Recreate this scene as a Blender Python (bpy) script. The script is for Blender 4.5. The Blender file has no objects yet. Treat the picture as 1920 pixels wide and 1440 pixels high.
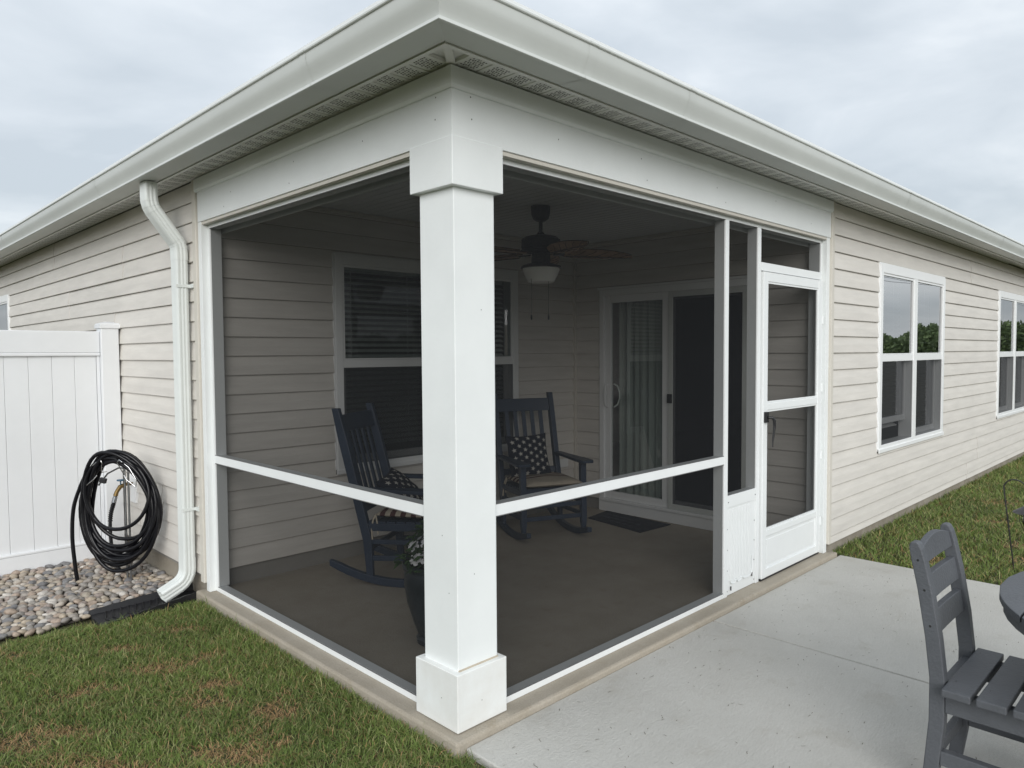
import bpy, math, random
import numpy as np
from mathutils import Vector, Matrix, noise as mnoise
random.seed(7); rng = np.random.default_rng(7)
sc = bpy.context.scene
R = math.radians
# ------------------------------------------------------------------ camera
cam_d = bpy.data.cameras.new("camera"); cam = bpy.data.objects.new("camera", cam_d)
sc.collection.objects.link(cam); sc.camera = cam
cam_d.sensor_width = 36.0; cam_d.lens = 1350.49 / 1920 * 36.0
cam_d.clip_start = 0.05; cam_d.clip_end = 2000
YAW, PITCH, ROLL = 0.7913, -0.0438, -0.0066
CAM = Vector((-1.8146, -2.156, 1.5255))
_f = Vector((math.cos(PITCH)*math.cos(YAW), math.cos(PITCH)*math.sin(YAW), math.sin(PITCH)))
_r = Vector((math.sin(YAW), -math.cos(YAW), 0)); _u = _r.cross(_f)
_r2 = _r*math.cos(ROLL) + _u*math.sin(ROLL); _u2 = -_r*math.sin(ROLL) + _u*math.cos(ROLL)
m = Matrix.Identity(4)
for i in range(3):
    m[i][0], m[i][1], m[i][2], m[i][3] = _r2[i], _u2[i], -_f[i], CAM[i]
cam.matrix_world = m
# ------------------------------------------------------------------ sky, sun, exposure
SUN_EL, SUN_DIR = R(22), Vector((-0.66, -0.75, 0))       # the bright part of the cloud, behind the camera
world = bpy.data.worlds.new("World"); sc.world = world; world.use_nodes = True
nt = world.node_tree; nt.nodes.clear()
def WN(t, **k):
    n = nt.nodes.new(t)
    for a, b in k.items(): setattr(n, a, b)
    return n
sky = WN('ShaderNodeTexSky', sky_type='NISHITA'); sky.sun_disc = False
sky.sun_elevation = SUN_EL; sky.sun_rotation = math.atan2(SUN_DIR.x, SUN_DIR.y)
bg1 = WN('ShaderNodeBackground'); bg1.inputs[1].default_value = 0.10
nt.links.new(sky.outputs[0], bg1.inputs[0])
tc = WN('ShaderNodeTexCoord'); sep = WN('ShaderNodeSeparateXYZ'); nt.links.new(tc.outputs['Generated'], sep.inputs[0])
# project the direction on a cloud deck so that clouds flatten towards the horizon
add = WN('ShaderNodeMath', operation='ADD'); add.inputs[1].default_value = 0.22; nt.links.new(sep.outputs[2], add.inputs[0])
mx = WN('ShaderNodeMath', operation='MAXIMUM'); mx.inputs[1].default_value = 0.08; nt.links.new(add.outputs[0], mx.inputs[0])
vd = WN('ShaderNodeVectorMath', operation='DIVIDE'); nt.links.new(tc.outputs['Generated'], vd.inputs[0])
cb = WN('ShaderNodeCombineXYZ')
for i in range(3): nt.links.new(mx.outputs[0], cb.inputs[i])
nt.links.new(cb.outputs[0], vd.inputs[1])
n1 = WN('ShaderNodeTexNoise'); n1.inputs['Scale'].default_value = 1.9; n1.inputs['Detail'].default_value = 7; n1.inputs['Roughness'].default_value = 0.50
n1.inputs['Distortion'].default_value = 0.35
mpw = WN('ShaderNodeMapping'); mpw.inputs['Location'].default_value = (3.1, 1.7, 0.4); nt.links.new(vd.outputs[0], mpw.inputs[0])
nt.links.new(mpw.outputs[0], n1.inputs['Vector'])
rp = WN('ShaderNodeValToRGB'); nt.links.new(n1.outputs['Fac'], rp.inputs[0])
e = rp.color_ramp.elements
e[0].position = 0.36; e[0].color = (0.59, 0.645, 0.695, 1)
e[1].position = 0.70; e[1].color = (0.89, 0.925, 0.95, 1)
k = e.new(0.52); k.color = (0.70, 0.75, 0.795, 1)
# overcast: the deck brightens towards the zenith
el = WN('ShaderNodeMath', operation='MAXIMUM'); el.inputs[1].default_value = 0; nt.links.new(sep.outputs[2], el.inputs[0])
e3 = WN('ShaderNodeMath', operation='MULTIPLY_ADD'); e3.inputs[1].default_value = 0.32; e3.inputs[2].default_value = 0.56
nt.links.new(el.outputs[0], e3.inputs[0])
bg2 = WN('ShaderNodeBackground'); nt.links.new(rp.outputs[0], bg2.inputs[0]); nt.links.new(e3.outputs[0], bg2.inputs[1])
mixw = WN('ShaderNodeMixShader'); mixw.inputs[0].default_value = 0.90
nt.links.new(bg1.outputs[0], mixw.inputs[1]); nt.links.new(bg2.outputs[0], mixw.inputs[2])
outw = WN('ShaderNodeOutputWorld'); nt.links.new(mixw.outputs[0], outw.inputs[0])
sd = bpy.data.lights.new("sun", 'SUN'); sd.energy = 1.5; sd.angle = R(40); sd.color = (1.0, 0.985, 0.96)
sun = bpy.data.objects.new("sun", sd); sc.collection.objects.link(sun)
_d = SUN_DIR.normalized()*math.cos(SUN_EL); _d.z = math.sin(SUN_EL)
sun.rotation_euler = _d.to_track_quat('Z', 'Y').to_euler(); sun.location = _d*30
sc.view_settings.view_transform = 'Standard'; sc.view_settings.look = 'None'
sc.view_settings.exposure = 0.76; sc.view_settings.gamma = 1.0; sc.view_settings.use_curve_mapping = False
sc.cycles.max_bounces = 10; sc.cycles.diffuse_bounces = 5; sc.cycles.glossy_bounces = 4
sc.cycles.transparent_max_bounces = 24; sc.cycles.caustics_reflective = False; sc.cycles.caustics_refractive = False
sc.cycles.use_denoising = True
# ------------------------------------------------------------------ materials
def mat(name, col, rough=0.6, var=0.0, vscale=6.0, bump=0.0, bscale=80.0, stretch=(1,1,1), metal=0.0, spec=0.5, dark=None, obj_rand=0.0):
    M = bpy.data.materials.new(name); M.use_nodes = True
    t = M.node_tree; b = t.nodes['Principled BSDF']
    b.inputs['Base Color'].default_value = (*col, 1); b.inputs['Roughness'].default_value = rough
    b.inputs['Metallic'].default_value = metal; b.inputs['Specular IOR Level'].default_value = spec
    tc = t.nodes.new('ShaderNodeTexCoord'); mp = t.nodes.new('ShaderNodeMapping')
    mp.inputs['Scale'].default_value = stretch; t.links.new(tc.outputs['Object'], mp.inputs[0])
    if var or obj_rand:
        src = None
        if var:
            n = t.nodes.new('ShaderNodeTexNoise'); n.inputs['Scale'].default_value = vscale; n.inputs['Detail'].default_value = 6; n.inputs['Roughness'].default_value = 0.62
            t.links.new(mp.outputs[0], n.inputs['Vector'])
            r = t.nodes.new('ShaderNodeValToRGB'); r.color_ramp.elements[0].position = 0.3; r.color_ramp.elements[1].position = 0.72
            d = dark or tuple(c*(1-var) for c in col); l = tuple(min(1, c*(1+var*0.35)) for c in col)
            r.color_ramp.elements[0].color = (*d, 1); r.color_ramp.elements[1].color = (*l, 1)
            t.links.new(n.outputs['Fac'], r.inputs[0]); src = r.outputs[0]
        if obj_rand:
            oi = t.nodes.new('ShaderNodeObjectInfo'); mr = t.nodes.new('ShaderNodeMapRange')
            mr.inputs[3].default_value = 1-obj_rand; mr.inputs[4].default_value = 1+obj_rand*0.4
            t.links.new(oi.outputs['Random'], mr.inputs[0])
            vm = t.nodes.new('ShaderNodeVectorMath'); vm.operation = 'SCALE'
            if src: t.links.new(src, vm.inputs[0])
            else: vm.inputs[0].default_value = col
            t.links.new(mr.outputs[0], vm.inputs['Scale']); src = vm.outputs[0]
        t.links.new(src, b.inputs['Base Color'])
    if bump:
        n = t.nodes.new('ShaderNodeTexNoise'); n.inputs['Scale'].default_value = bscale; n.inputs['Detail'].default_value = 4
        t.links.new(mp.outputs[0], n.inputs['Vector'])
        bp = t.nodes.new('ShaderNodeBump'); bp.inputs['Strength'].default_value = bump; bp.inputs['Distance'].default_value = 0.01
        t.links.new(n.outputs['Fac'], bp.inputs['Height']); t.links.new(bp.outputs[0], b.inputs['Normal'])
    return M
def attr_mat(name, rough=0.7, attr='Col', trans=0.0):
    M = bpy.data.materials.new(name); M.use_nodes = True; t = M.node_tree; b = t.nodes['Principled BSDF']
    a = t.nodes.new('ShaderNodeAttribute'); a.attribute_name = attr
    t.links.new(a.outputs['Color'], b.inputs['Base Color']); b.inputs['Roughness'].default_value = rough
    b.inputs['Specular IOR Level'].default_value = 0.25
    return M
def screen_mat(name, fac, col=(0.02, 0.021, 0.022)):
    M = bpy.data.materials.new(name); M.use_nodes = True; t = M.node_tree; t.nodes.clear()
    tr = t.nodes.new('ShaderNodeBsdfTransparent'); df = t.nodes.new('ShaderNodeBsdfDiffuse'); df.inputs[0].default_value = (*col, 1)
    mx = t.nodes.new('ShaderNodeMixShader'); mx.inputs[0].default_value = fac
    o = t.nodes.new('ShaderNodeOutputMaterial')
    t.links.new(tr.outputs[0], mx.inputs[1]); t.links.new(df.outputs[0], mx.inputs[2]); t.links.new(mx.outputs[0], o.inputs[0])
    return M
def glass_mat(name, tint=(0.80, 0.88, 0.84), ior=1.9, rough=0.0):
    M = bpy.data.materials.new(name); M.use_nodes = True; t = M.node_tree; t.nodes.clear()
    tr = t.nodes.new('ShaderNodeBsdfTransparent'); tr.inputs[0].default_value = (*tint, 1)
    gl = t.nodes.new('ShaderNodeBsdfGlossy'); gl.inputs['Roughness'].default_value = rough; gl.inputs['Color'].default_value = (0.97, 0.98, 1.0, 1)
    fr = t.nodes.new('ShaderNodeFresnel'); fr.inputs[0].default_value = ior
    n = t.nodes.new('ShaderNodeTexNoise'); n.inputs['Scale'].default_value = 2.2; bp = t.nodes.new('ShaderNodeBump')
    bp.inputs['Strength'].default_value = 0.006; bp.inputs['Distance'].default_value = 0.02
    t.links.new(n.outputs['Fac'], bp.inputs['Height']); t.links.new(bp.outputs[0], gl.inputs['Normal'])
    mx = t.nodes.new('ShaderNodeMixShader'); o = t.nodes.new('ShaderNodeOutputMaterial')
    t.links.new(fr.outputs[0], mx.inputs[0]); t.links.new(tr.outputs[0], mx.inputs[1]); t.links.new(gl.outputs[0], mx.inputs[2]); t.links.new(mx.outputs[0], o.inputs[0])
    return M
MT = dict(
    trim=mat('white_trim', (0.775, 0.80, 0.795), 0.45, 0.06, 2.2, 0.05, 60),
    trim2=mat('white_aluminium', (0.775, 0.795, 0.795), 0.38, 0.03, 5.0),
    gutter=mat('gutter_paint', (0.58, 0.60, 0.575), 0.35, 0.07, 2.0),
    dspout=mat('downspout_paint', (0.70, 0.73, 0.71), 0.36, 0.06, 4.0),
    siding=mat('vinyl_siding', (0.668, 0.638, 0.592), 0.55, 0.12, 2.0, 0.10, 30, (1, 1, 8), obj_rand=0.03),
    tan=mat('siding_trim', (0.60, 0.57, 0.51), 0.55, 0.06, 5),
    sheath=mat('sheathing', (0.25, 0.24, 0.22), 0.9, 0.1, 5),
    soffit=mat('soffit_vinyl', (0.74, 0.74, 0.71), 0.55, 0.10, 9),
    hole=mat('vent_hole', (0.03, 0.03, 0.03), 0.9),
    nail=mat('nail_head', (0.12, 0.12, 0.12), 0.5),
    ceil=mat('ceiling_vinyl', (0.66, 0.68, 0.69), 0.5, 0.04, 4),
    wframe=mat('window_vinyl', (0.80, 0.81, 0.81), 0.35, 0.02, 5),
    screen=screen_mat('porch_screen_mesh', 0.54, (0.019, 0.020, 0.021)),
    wscreen=screen_mat('window_screen_mesh', 0.62, (0.045, 0.047, 0.05)),
    dscreen=screen_mat('slider_screen_mesh', 0.66, (0.035, 0.037, 0.045)),
    glass=glass_mat('window_glass', ior=10.0), pglass=glass_mat('porch_glass', (0.88, 0.94, 0.91), 1.6),
    blind=mat('blind_slat', (0.82, 0.83, 0.82), 0.5),
    curtain=mat('curtain_cloth', (0.38, 0.40, 0.385), 0.9, 0.1, 6, 0.1, 200),
    room=mat('room_paint', (0.30, 0.30, 0.29), 0.9, 0.1, 2),
    roof=mat('asphalt_shingle', (0.10, 0.095, 0.09), 0.95, 0.4, 30, 0.4, 120),
    black=mat('black_plastic', (0.015, 0.015, 0.017), 0.42, 0.2, 9, 0.05, 40),
    hose=mat('hose_rubber', (0.006, 0.006, 0.008), 0.30, 0.25, 14, spec=0.32),
    chrome=mat('bright_wire', (0.75, 0.75, 0.76), 0.22, 0.1, 10, metal=1.0),
    steel=mat('grey_steel', (0.32, 0.33, 0.34), 0.35, 0.2, 10, metal=1.0),
    brass=mat('brass', (0.22, 0.15, 0.065), 0.4, 0.3, 30, metal=1.0),
    bluepl=mat('blue_handle', (0.02, 0.09, 0.16), 0.4),
    navy=mat('navy_paint', (0.034, 0.050, 0.082), 0.42, 0.18, 8, 0.03, 40),
    navycloth=mat('navy_cloth', (0.010, 0.013, 0.026), 0.95, 0.15, 20, 0.15, 300),
    starcloth=mat('white_star_print', (0.52, 0.50, 0.46), 0.95, 0.1, 40, 0.1, 300),
    cream=mat('cream_cloth', (0.48, 0.42, 0.33), 0.95, 0.12, 20, 0.15, 300),
    redcloth=mat('maroon_cloth', (0.085, 0.030, 0.028), 0.95, 0.15, 20, 0.15, 300),
    fan=mat('fan_metal', (0.012, 0.014, 0.022), 0.4, 0.2, 10),
    blade=mat('fan_blade_wood', (0.34, 0.215, 0.125), 0.6, 0.35, 8, 0.15, 40),
    rib=mat('fan_blade_vein', (0.05, 0.026, 0.014), 0.6),
    opal=mat('opal_glass', (0.80, 0.80, 0.76), 0.25, 0.04, 5),
    grey=mat('grey_lumber', (0.088, 0.094, 0.105), 0.55, 0.10, 14, 0.22, 90, obj_rand=0.04),
    bolt=mat('dark_bolt', (0.02, 0.02, 0.02), 0.4),
    fence=mat('white_vinyl', (0.74, 0.755, 0.77), 0.38, 0.07, 1.6, 0.04, 5),
    iron=mat('black_iron', (0.012, 0.012, 0.012), 0.45, 0.2, 20),
    lampmetal=mat('lantern_metal', (0.13, 0.13, 0.135), 0.35, 0.2, 20, metal=0.7),
    lglass=glass_mat('lantern_glass', (0.92, 0.95, 0.93), 1.45),
    mat=mat('door_mat', (0.010, 0.012, 0.022), 1.0, 0.3, 60, 0.4, 300),
    matink=mat('door_mat_print', (0.075, 0.08, 0.11), 1.0, 0.5, 40),
    pot=mat('glazed_pot', (0.035, 0.045, 0.052), 0.32, 0.5, 7, 0.15, 25),
    soil=mat('potting_soil', (0.02, 0.014, 0.01), 1.0, 0.3, 60, 0.5, 100),
    leaf=attr_mat('leaf', 0.55), petal=mat('white_petal', (0.75, 0.74, 0.76), 0.7, 0.06, 30),
    stake=mat('bamboo', (0.22, 0.15, 0.08), 0.7),
    wood=mat('weathered_pole', (0.10, 0.075, 0.055), 0.9, 0.3, 3),
)
def concrete(name, a, b, scale, bump, dirt=(0.2, 0.17, 0.13), dirtamt=0.5, broom=None, fine_lo=0.86):
    M = bpy.data.materials.new(name); M.use_nodes = True; t = M.node_tree; p = t.nodes['Principled BSDF']
    p.inputs['Roughness'].default_value = 0.85; p.inputs['Specular IOR Level'].default_value = 0.25
    tc = t.nodes.new('ShaderNodeTexCoord')
    def noise(s, d=6, r=0.65, src=None):
        n = t.nodes.new('ShaderNodeTexNoise'); n.inputs['Scale'].default_value = s; n.inputs['Detail'].default_value = d; n.inputs['Roughness'].default_value = r
        t.links.new(src or tc.outputs['Object'], n.inputs['Vector']); return n.outputs['Fac']
    def ramp(src, p0, p1, c0, c1):
        r = t.nodes.new('ShaderNodeValToRGB'); r.color_ramp.elements[0].position = p0; r.color_ramp.elements[1].position = p1
        r.color_ramp.elements[0].color = (*c0, 1); r.color_ramp.elements[1].color = (*c1, 1); t.links.new(src, r.inputs[0]); return r.outputs[0]
    base = ramp(noise(scale), 0.32, 0.70, a, b)
    fine = ramp(noise(130, 3), 0.25, 0.75, (fine_lo,)*3, (2-fine_lo-.06,)*3)
    m1 = t.nodes.new('ShaderNodeMixRGB'); m1.blend_type = 'MULTIPLY'; m1.inputs[0].default_value = 1
    t.links.new(base, m1.inputs[1]); t.links.new(fine, m1.inputs[2])
    dm = ramp(noise(scale*2.7, 8, 0.7), 0.56, 0.74, (0, 0, 0), (dirtamt,)*3)
    m2 = t.nodes.new('ShaderNodeMixRGB'); t.links.new(dm, m2.inputs[0]); t.links.new(m1.outputs[0], m2.inputs[1]); m2.inputs[2].default_value = (*dirt, 1)
    t.links.new(m2.outputs[0], p.inputs['Base Color'])
    h = noise(90, 5)
    if broom:
        mp = t.nodes.new('ShaderNodeMapping'); mp.inputs['Scale'].default_value = broom; t.links.new(tc.outputs['Object'], mp.inputs[0])
        h2 = noise(40, 3, 0.5, mp.outputs[0]); ad = t.nodes.new('ShaderNodeMath'); ad.operation = 'ADD'; t.links.new(h, ad.inputs[0]); t.links.new(h2, ad.inputs[1]); h = ad.outputs[0]
    bp = t.nodes.new('ShaderNodeBump'); bp.inputs['Strength'].default_value = bump; bp.inputs['Distance'].default_value = 0.004
    t.links.new(h, bp.inputs['Height']); t.links.new(bp.outputs[0], p.inputs['Normal'])
    return M
MT['patio'] = concrete('patio_concrete', (0.50, 0.49, 0.455), (0.575, 0.565, 0.53), 1.3, 0.9, (0.40, 0.375, 0.325), 0.55, (0.6, 14, 1), 0.92)
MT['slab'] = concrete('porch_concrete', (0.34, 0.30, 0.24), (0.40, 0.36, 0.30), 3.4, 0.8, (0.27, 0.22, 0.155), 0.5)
MT['plinth'] = mat('plinth_paint', (0.765, 0.79, 0.785), 0.5, 0.10, 4.5, 0.06, 60, dark=(0.68, 0.675, 0.645))
MT['found'] = concrete('foundation_concrete', (0.22, 0.195, 0.155), (0.33, 0.30, 0.25), 3.0, 0.7, (0.17, 0.13, 0.09), 0.7)
# ------------------------------------------------------------------ mesh helpers
col = sc.collection
class MB:
    def __init__(s): s.v = []; s.f = []; s.m = []
    def add(s, vs, fs, mi=0):
        o = len(s.v); s.v += [tuple(p) for p in vs]; s.f += [tuple(i+o for i in q) for q in fs]; s.m += [mi]*len(fs); return s
    def box(s, x0, x1, y0, y1, z0, z1, mi=0):
        v = [(x, y, z) for z in (z0, z1) for y in (y0, y1) for x in (x0, x1)]
        return s.add(v, [(0,2,3,1), (4,5,7,6), (0,1,5,4), (2,6,7,3), (0,4,6,2), (1,3,7,5)], mi)
    def loft(s, rings, mi=0, caps=True, closed=True):
        n = len(rings[0]); v = [p for r in rings for p in r]; f = []
        for a in range(len(rings)-1):
            for i in range(n if closed else n-1):
                j = (i+1) % n; f.append((a*n+i, a*n+j, (a+1)*n+j, (a+1)*n+i))
        if caps: f.append(tuple(range(n))[::-1]); f.append(tuple((len(rings)-1)*n+i for i in range(n)))
        return s.add(v, f, mi)
    def tube(s, pts, r, seg=8, mi=0, caps=True):
        pts = [Vector(p) for p in pts]; rr = r if hasattr(r, '__len__') else [r]*len(pts)
        t0 = (pts[1]-pts[0]).normalized(); up = Vector((0, 0, 1)) if abs(t0.z) < 0.9 else Vector((1, 0, 0))
        nrm = t0.cross(up).normalized(); rings = []
        for i, p in enumerate(pts):
            t = (pts[min(i+1, len(pts)-1)] - pts[max(i-1, 0)]).normalized()
            nrm = (nrm - t*nrm.dot(t)).normalized(); b = t.cross(nrm)
            rings.append([p + (nrm*math.cos(a) + b*math.sin(a))*rr[i] for a in [2*math.pi*k/seg for k in range(seg)]])
        return s.loft(rings, mi, caps)
    def lathe(s, prof, c=(0, 0, 0), seg=28, mi=0, caps=True):
        return s.loft([[(c[0]+r*math.cos(2*math.pi*k/seg), c[1]+r*math.sin(2*math.pi*k/seg), c[2]+z) for k in range(seg)] for r, z in prof], mi, caps)
    def beam(s, a, b, w, h, up=(0, 0, 1), mi=0):
        a, b = Vector(a), Vector(b); t = (b-a).normalized(); u = Vector(up); sd = t.cross(u).normalized(); u = sd.cross(t)
        ring = lambda p: [p + sd*x*w/2 + u*y*h/2 for x, y in ((-1,-1), (1,-1), (1,1), (-1,1))]
        return s.loft([ring(a), ring(b)], mi)
    def mesh(s, name, mats, smooth=None):
        me = bpy.data.meshes.new(name); me.from_pydata([tuple(p) for p in s.v], [], s.f)
        if not isinstance(mats, (list, tuple)): mats = [mats]
        for x in mats: me.materials.append(MT[x] if isinstance(x, str) else x)
        me.polygons.foreach_set('material_index', s.m)
        import bmesh
        bm = bmesh.new(); bm.from_mesh(me); bmesh.ops.recalc_face_normals(bm, faces=bm.faces); bm.to_mesh(me); bm.free()
        if smooth is not None:
            me.polygons.foreach_set('use_smooth', [True]*len(me.polygons)); me.set_sharp_from_angle(angle=R(smooth))
        me.update(); return me
    def build(s, name, mats, parent=None, smooth=None, bevel=0):
        return place(s.mesh(name, mats, smooth), name, parent, bevel=bevel)
def place(me, name, parent=None, loc=(0, 0, 0), rot=(0, 0, 0), bevel=0):
    o = bpy.data.objects.new(name, me); col.objects.link(o); o.location = loc; o.rotation_euler = rot
    if parent is not None: o.parent = parent
    if bevel:
        b = o.modifiers.new('bevel', 'BEVEL'); b.width = bevel; b.segments = 2; b.limit_method = 'ANGLE'
    return o
def tag(o, label=None, cat=None, group=None, kind=None):
    if label: o['label'] = label
    if cat: o['category'] = cat
    if group: o['group'] = group
    if kind: o['kind'] = kind
    return o
def empty(name, loc=(0, 0, 0), rz=0):
    o = bpy.data.objects.new(name, None); o.empty_display_size = 0.1; col.objects.link(o); o.location = loc; o.rotation_euler = (0, 0, rz); return o
B = lambda *a: MB().box(*a)
# ------------------------------------------------------------------ ground
GZ = -0.10
def gz_at(x, y):
    t = min(1, max(0, (y-2.42)/0.26)) if x < 2 else 0
    return -0.055 - 0.045*t*t*(3-2*t) + (0.020*min(1, max(0, (y+0.5)/0.5)) if x > 3.7 else 0)
g = MB(); N = 60
xs = sorted(set([-400, -120, -40, -15, 30, 80, 200, 400] + list(np.linspace(-6, 16, 45)))); ys_ = sorted(set([-400, -150, -60, -20, 30, 80, 200, 400, 2.42, 2.48, 2.55, 2.62, 2.69] + list(np.linspace(-9, 14, 47))))
vs = [(x, y, gz_at(x, y) + (0.006*mnoise.noise(Vector((x*1.3, y*1.3, 0))) - 0.006 if abs(x) < 20 and abs(y) < 20 else -0.006)) for y in ys_ for x in xs]
nx = len(xs); fs = [(j*nx+i, j*nx+i+1, (j+1)*nx+i+1, (j+1)*nx+i) for j in range(len(ys_)-1) for i in range(nx-1)]
MT['turf'] = mat('turf_soil', (0.060, 0.060, 0.025), 1.0, 0.45, 5, 0.5, 60)
tag(g.add(vs, fs).build('ground', 'turf'), kind='structure')
# porch slab and patio
slab = MB()
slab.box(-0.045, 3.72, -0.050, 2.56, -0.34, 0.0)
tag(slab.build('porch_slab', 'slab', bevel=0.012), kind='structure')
PZ = -0.030
patio = tag(MB().box(0.0, 3.76, -4.2, -0.051, -0.20, -0.106).build('patio', 'found'), kind='structure')
for (x0, x1) in ((-0.002, 1.8795), (1.8905, 3.765)):
    B(x0, x1, -4.2, -0.0515, -0.104, PZ).build('concrete_slab', 'patio', patio, bevel=0.006)
# ------------------------------------------------------------------ house
house = empty('house')
tag(house, 'single storey house with beige vinyl siding and a screened corner porch', 'house')
LX, LY = 3.655, 2.50
XE, YE = 15.0, 12.5
def run(name, prof, mats, side, parent, end=None, smooth=None, bevel=0, close=True):
    """extrude a profile of (outward distance, z) along one eave, mitred at the porch corner"""
    b = MB()
    if side == 'R': rings = [[(-d, -d, z) for d, z in prof], [(end or XE, -d, z) for d, z in prof]]
    else: rings = [[(-d, -d, z) for d, z in prof], [(-d, end or YE, z) for d, z in prof]]
    b.loft(rings, 0, close, close)
    return b.build(name, mats, parent, smooth, bevel)
def wall_mesh(u0, u1, z0, z1, openings, fn):
    us = sorted({u0, u1, *[o[0] for o in openings], *[o[1] for o in openings]}); zs = sorted({z0, z1, *[o[2] for o in openings], *[o[3] for o in openings]})
    b = MB()
    for a, c in zip(us, us[1:]):
        for d, e_ in zip(zs, zs[1:]):
            mu, mz = (a+c)/2, (d+e_)/2
            if any(o[0] < mu < o[1] and o[2] < mz < o[3] for o in openings): continue
            b.box(*fn(a, c), d, e_)
    return b
WIN_W, WIN_H = 1.88, 1.60
def siding_wall(name, P, u0, u1, phase, ztop, openings, zbot_wall, fn, seams, label, zmin=-9):
    """P(u, off, z) gives the world point of a spot on the wall; one object for every board"""
    w = wall_mesh(u0, u1, zbot_wall, max(ztop, 2.615)+0.04, openings, fn).build(name, 'sheath', house)
    w['label'] = label
    EXP = 0.127; k = 0
    while phase + k*EXP < ztop - 0.01:
        z0 = phase + k*EXP; z1 = min(z0+EXP, ztop)
        segs = [(u0, u1, max(z0, zmin), z1)]
        for (a, c, d, e_) in openings:
            a -= 0.012; c += 0.012
            new = []
            for (s0, s1, q0, q1) in segs:
                if d+0.02 >= q1 or e_-0.02 <= q0 or a >= s1 or c <= s0: new.append((s0, s1, q0, q1)); continue
                if s0 < a: new.append((s0, a, q0, q1))
                if s1 > c: new.append((c, s1, q0, q1))
                if q0 < d-0.012: new.append((max(a, s0), min(c, s1), q0, d-0.012))
                if q1 > e_+0.012: new.append((max(a, s0), min(c, s1), e_+0.012, q1))
            segs = new
        cuts = seams(k)
        for (s0, s1, q0, q1) in segs:
            pts = [s0] + [c for c in cuts if s0+0.15 < c < s1-0.15] + [s1]
            for i, (a, c) in enumerate(zip(pts, pts[1:])):
                c2 = c - (0.0035 if i < len(pts)-2 else 0); lift = 0.0030*(i % 2)
                def off(z, z0=z0, lift=lift): return 0.018 - 0.0145*((z-z0)/EXP) + 0.0022*math.sin(math.pi*(z-z0)/EXP) + lift
                prof = [(-0.002, q0+0.004), (off(q0)-0.003 if q0 == z0 else off(q0), q0), (off(q0), q0+0.004), (off(q0+0.5*(q1-q0)), q0+0.5*(q1-q0)), (off(q1), q1-0.0005), (-0.002, q1-0.0005)]
                nseg = max(1, int((c2-a)/1.2)); rings = []
                for j in range(nseg+1):
                    u = a + (c2-a)*j/nseg; wob = 0.0024*mnoise.noise(Vector((u*0.9, z0*7, 1.7)))
                    rings.append([P(u, o + (wob if o > 0 else 0), z) for o, z in prof])
                MB().loft(rings).build('siding_board', 'siding', w)
        k += 1
    return w
ZS = 2.63
def seamsR(k): return [7.6 + 0.45*((k//2) % 3), 11.3 + 0.9*((k//2) % 2)] if k//2 in (0, 1, 9) else [11.3 + 0.9*((k//2) % 2)]
win_R = [(4.70, 4.70+WIN_W, 0.655, 0.655+WIN_H), (8.95, 8.95+WIN_W, 0.655, 0.655+WIN_H)]
siding_wall('wall', lambda u, o, z: (u, 0.02-o, z), 3.70, XE, 0.108-0.127, ZS, win_R, 0.06, lambda a, c: (a, c, 0.024, 0.14), seamsR, 'long siding wall beside the screen door with two twin windows', zmin=0.050)
_sl = {0: 3.9, 1: 3.9, 2: 3.35, 3: 3.35, 4: 2.98, 5: 2.98}
def seamsL(k):
    base = [2.0, 3.62, 2.95, 4.95, 5.35, 3.9, 5.9][(k//2) % 7] + 0.25
    return sorted([base + 3.3*i for i in range(3)])
def seamsL(k):
    j = k//2
    tbl = [[3.75, 7.2], [3.28, 6.4], [2.86, 5.9], [4.6, 8.0], [5.35, 9.0], [4.85, 8.3], [4.25, 7.6], [5.6, 9.3], [4.0, 7.0], [6.1, 9.9]]
    return tbl[j % len(tbl)]
win_L = [(8.30, 8.30+WIN_W, 0.655, 0.655+WIN_H)]
siding_wall('wall', lambda u, o, z: (0.02-o, u, z), 2.56, YE, 0.088, ZS, win_L, 0.06, lambda a, c: (0.024, 0.14, a, c), seamsL, 'side siding wall behind the downspout and the coiled hose')
win_B = [(0.965, 0.965+WIN_W, 0.650, 0.650+WIN_H)]
siding_wall('wall', lambda u, o, z: (u, 2.50-o, z), 0.06, 3.665, 0.116, 2.60, win_B, 0.0, lambda a, c: (a, c, 2.505, 2.62), lambda k: [], 'porch wall behind the rocking chairs')
DO = (0.60, 2.165, -0.02, 2.115)
siding_wall('wall', lambda u, o, z: (3.665-o, u, z), 0.12, 2.485, 0.109, 2.60, [DO], 0.0, lambda a, c: (3.67, 3.79, a, c), lambda k: [], 'porch wall around the sliding door')
# corner and edge strips of the siding
for b in (B(3.656, 3.702, -0.008, 0.03, 0.06, ZS-0.002), B(-0.008, 0.03, 2.51, 2.562, 0.05, ZS-0.002),
          MB().box(3.630, 3.668, 2.462, 2.503, 0.02, 2.60), B(0.045, 0.075, 2.478, 2.503, 0.02, 2.4)):
    b.build('corner_strip', 'tan', house, bevel=0.003)
# foundation
for b in (B(3.721, XE, 0.030, 0.2, -0.34, 0.10), B(0.030, 0.2, 2.561, YE, -0.34, 0.085)):
    b.build('foundation', 'found', house)
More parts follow.
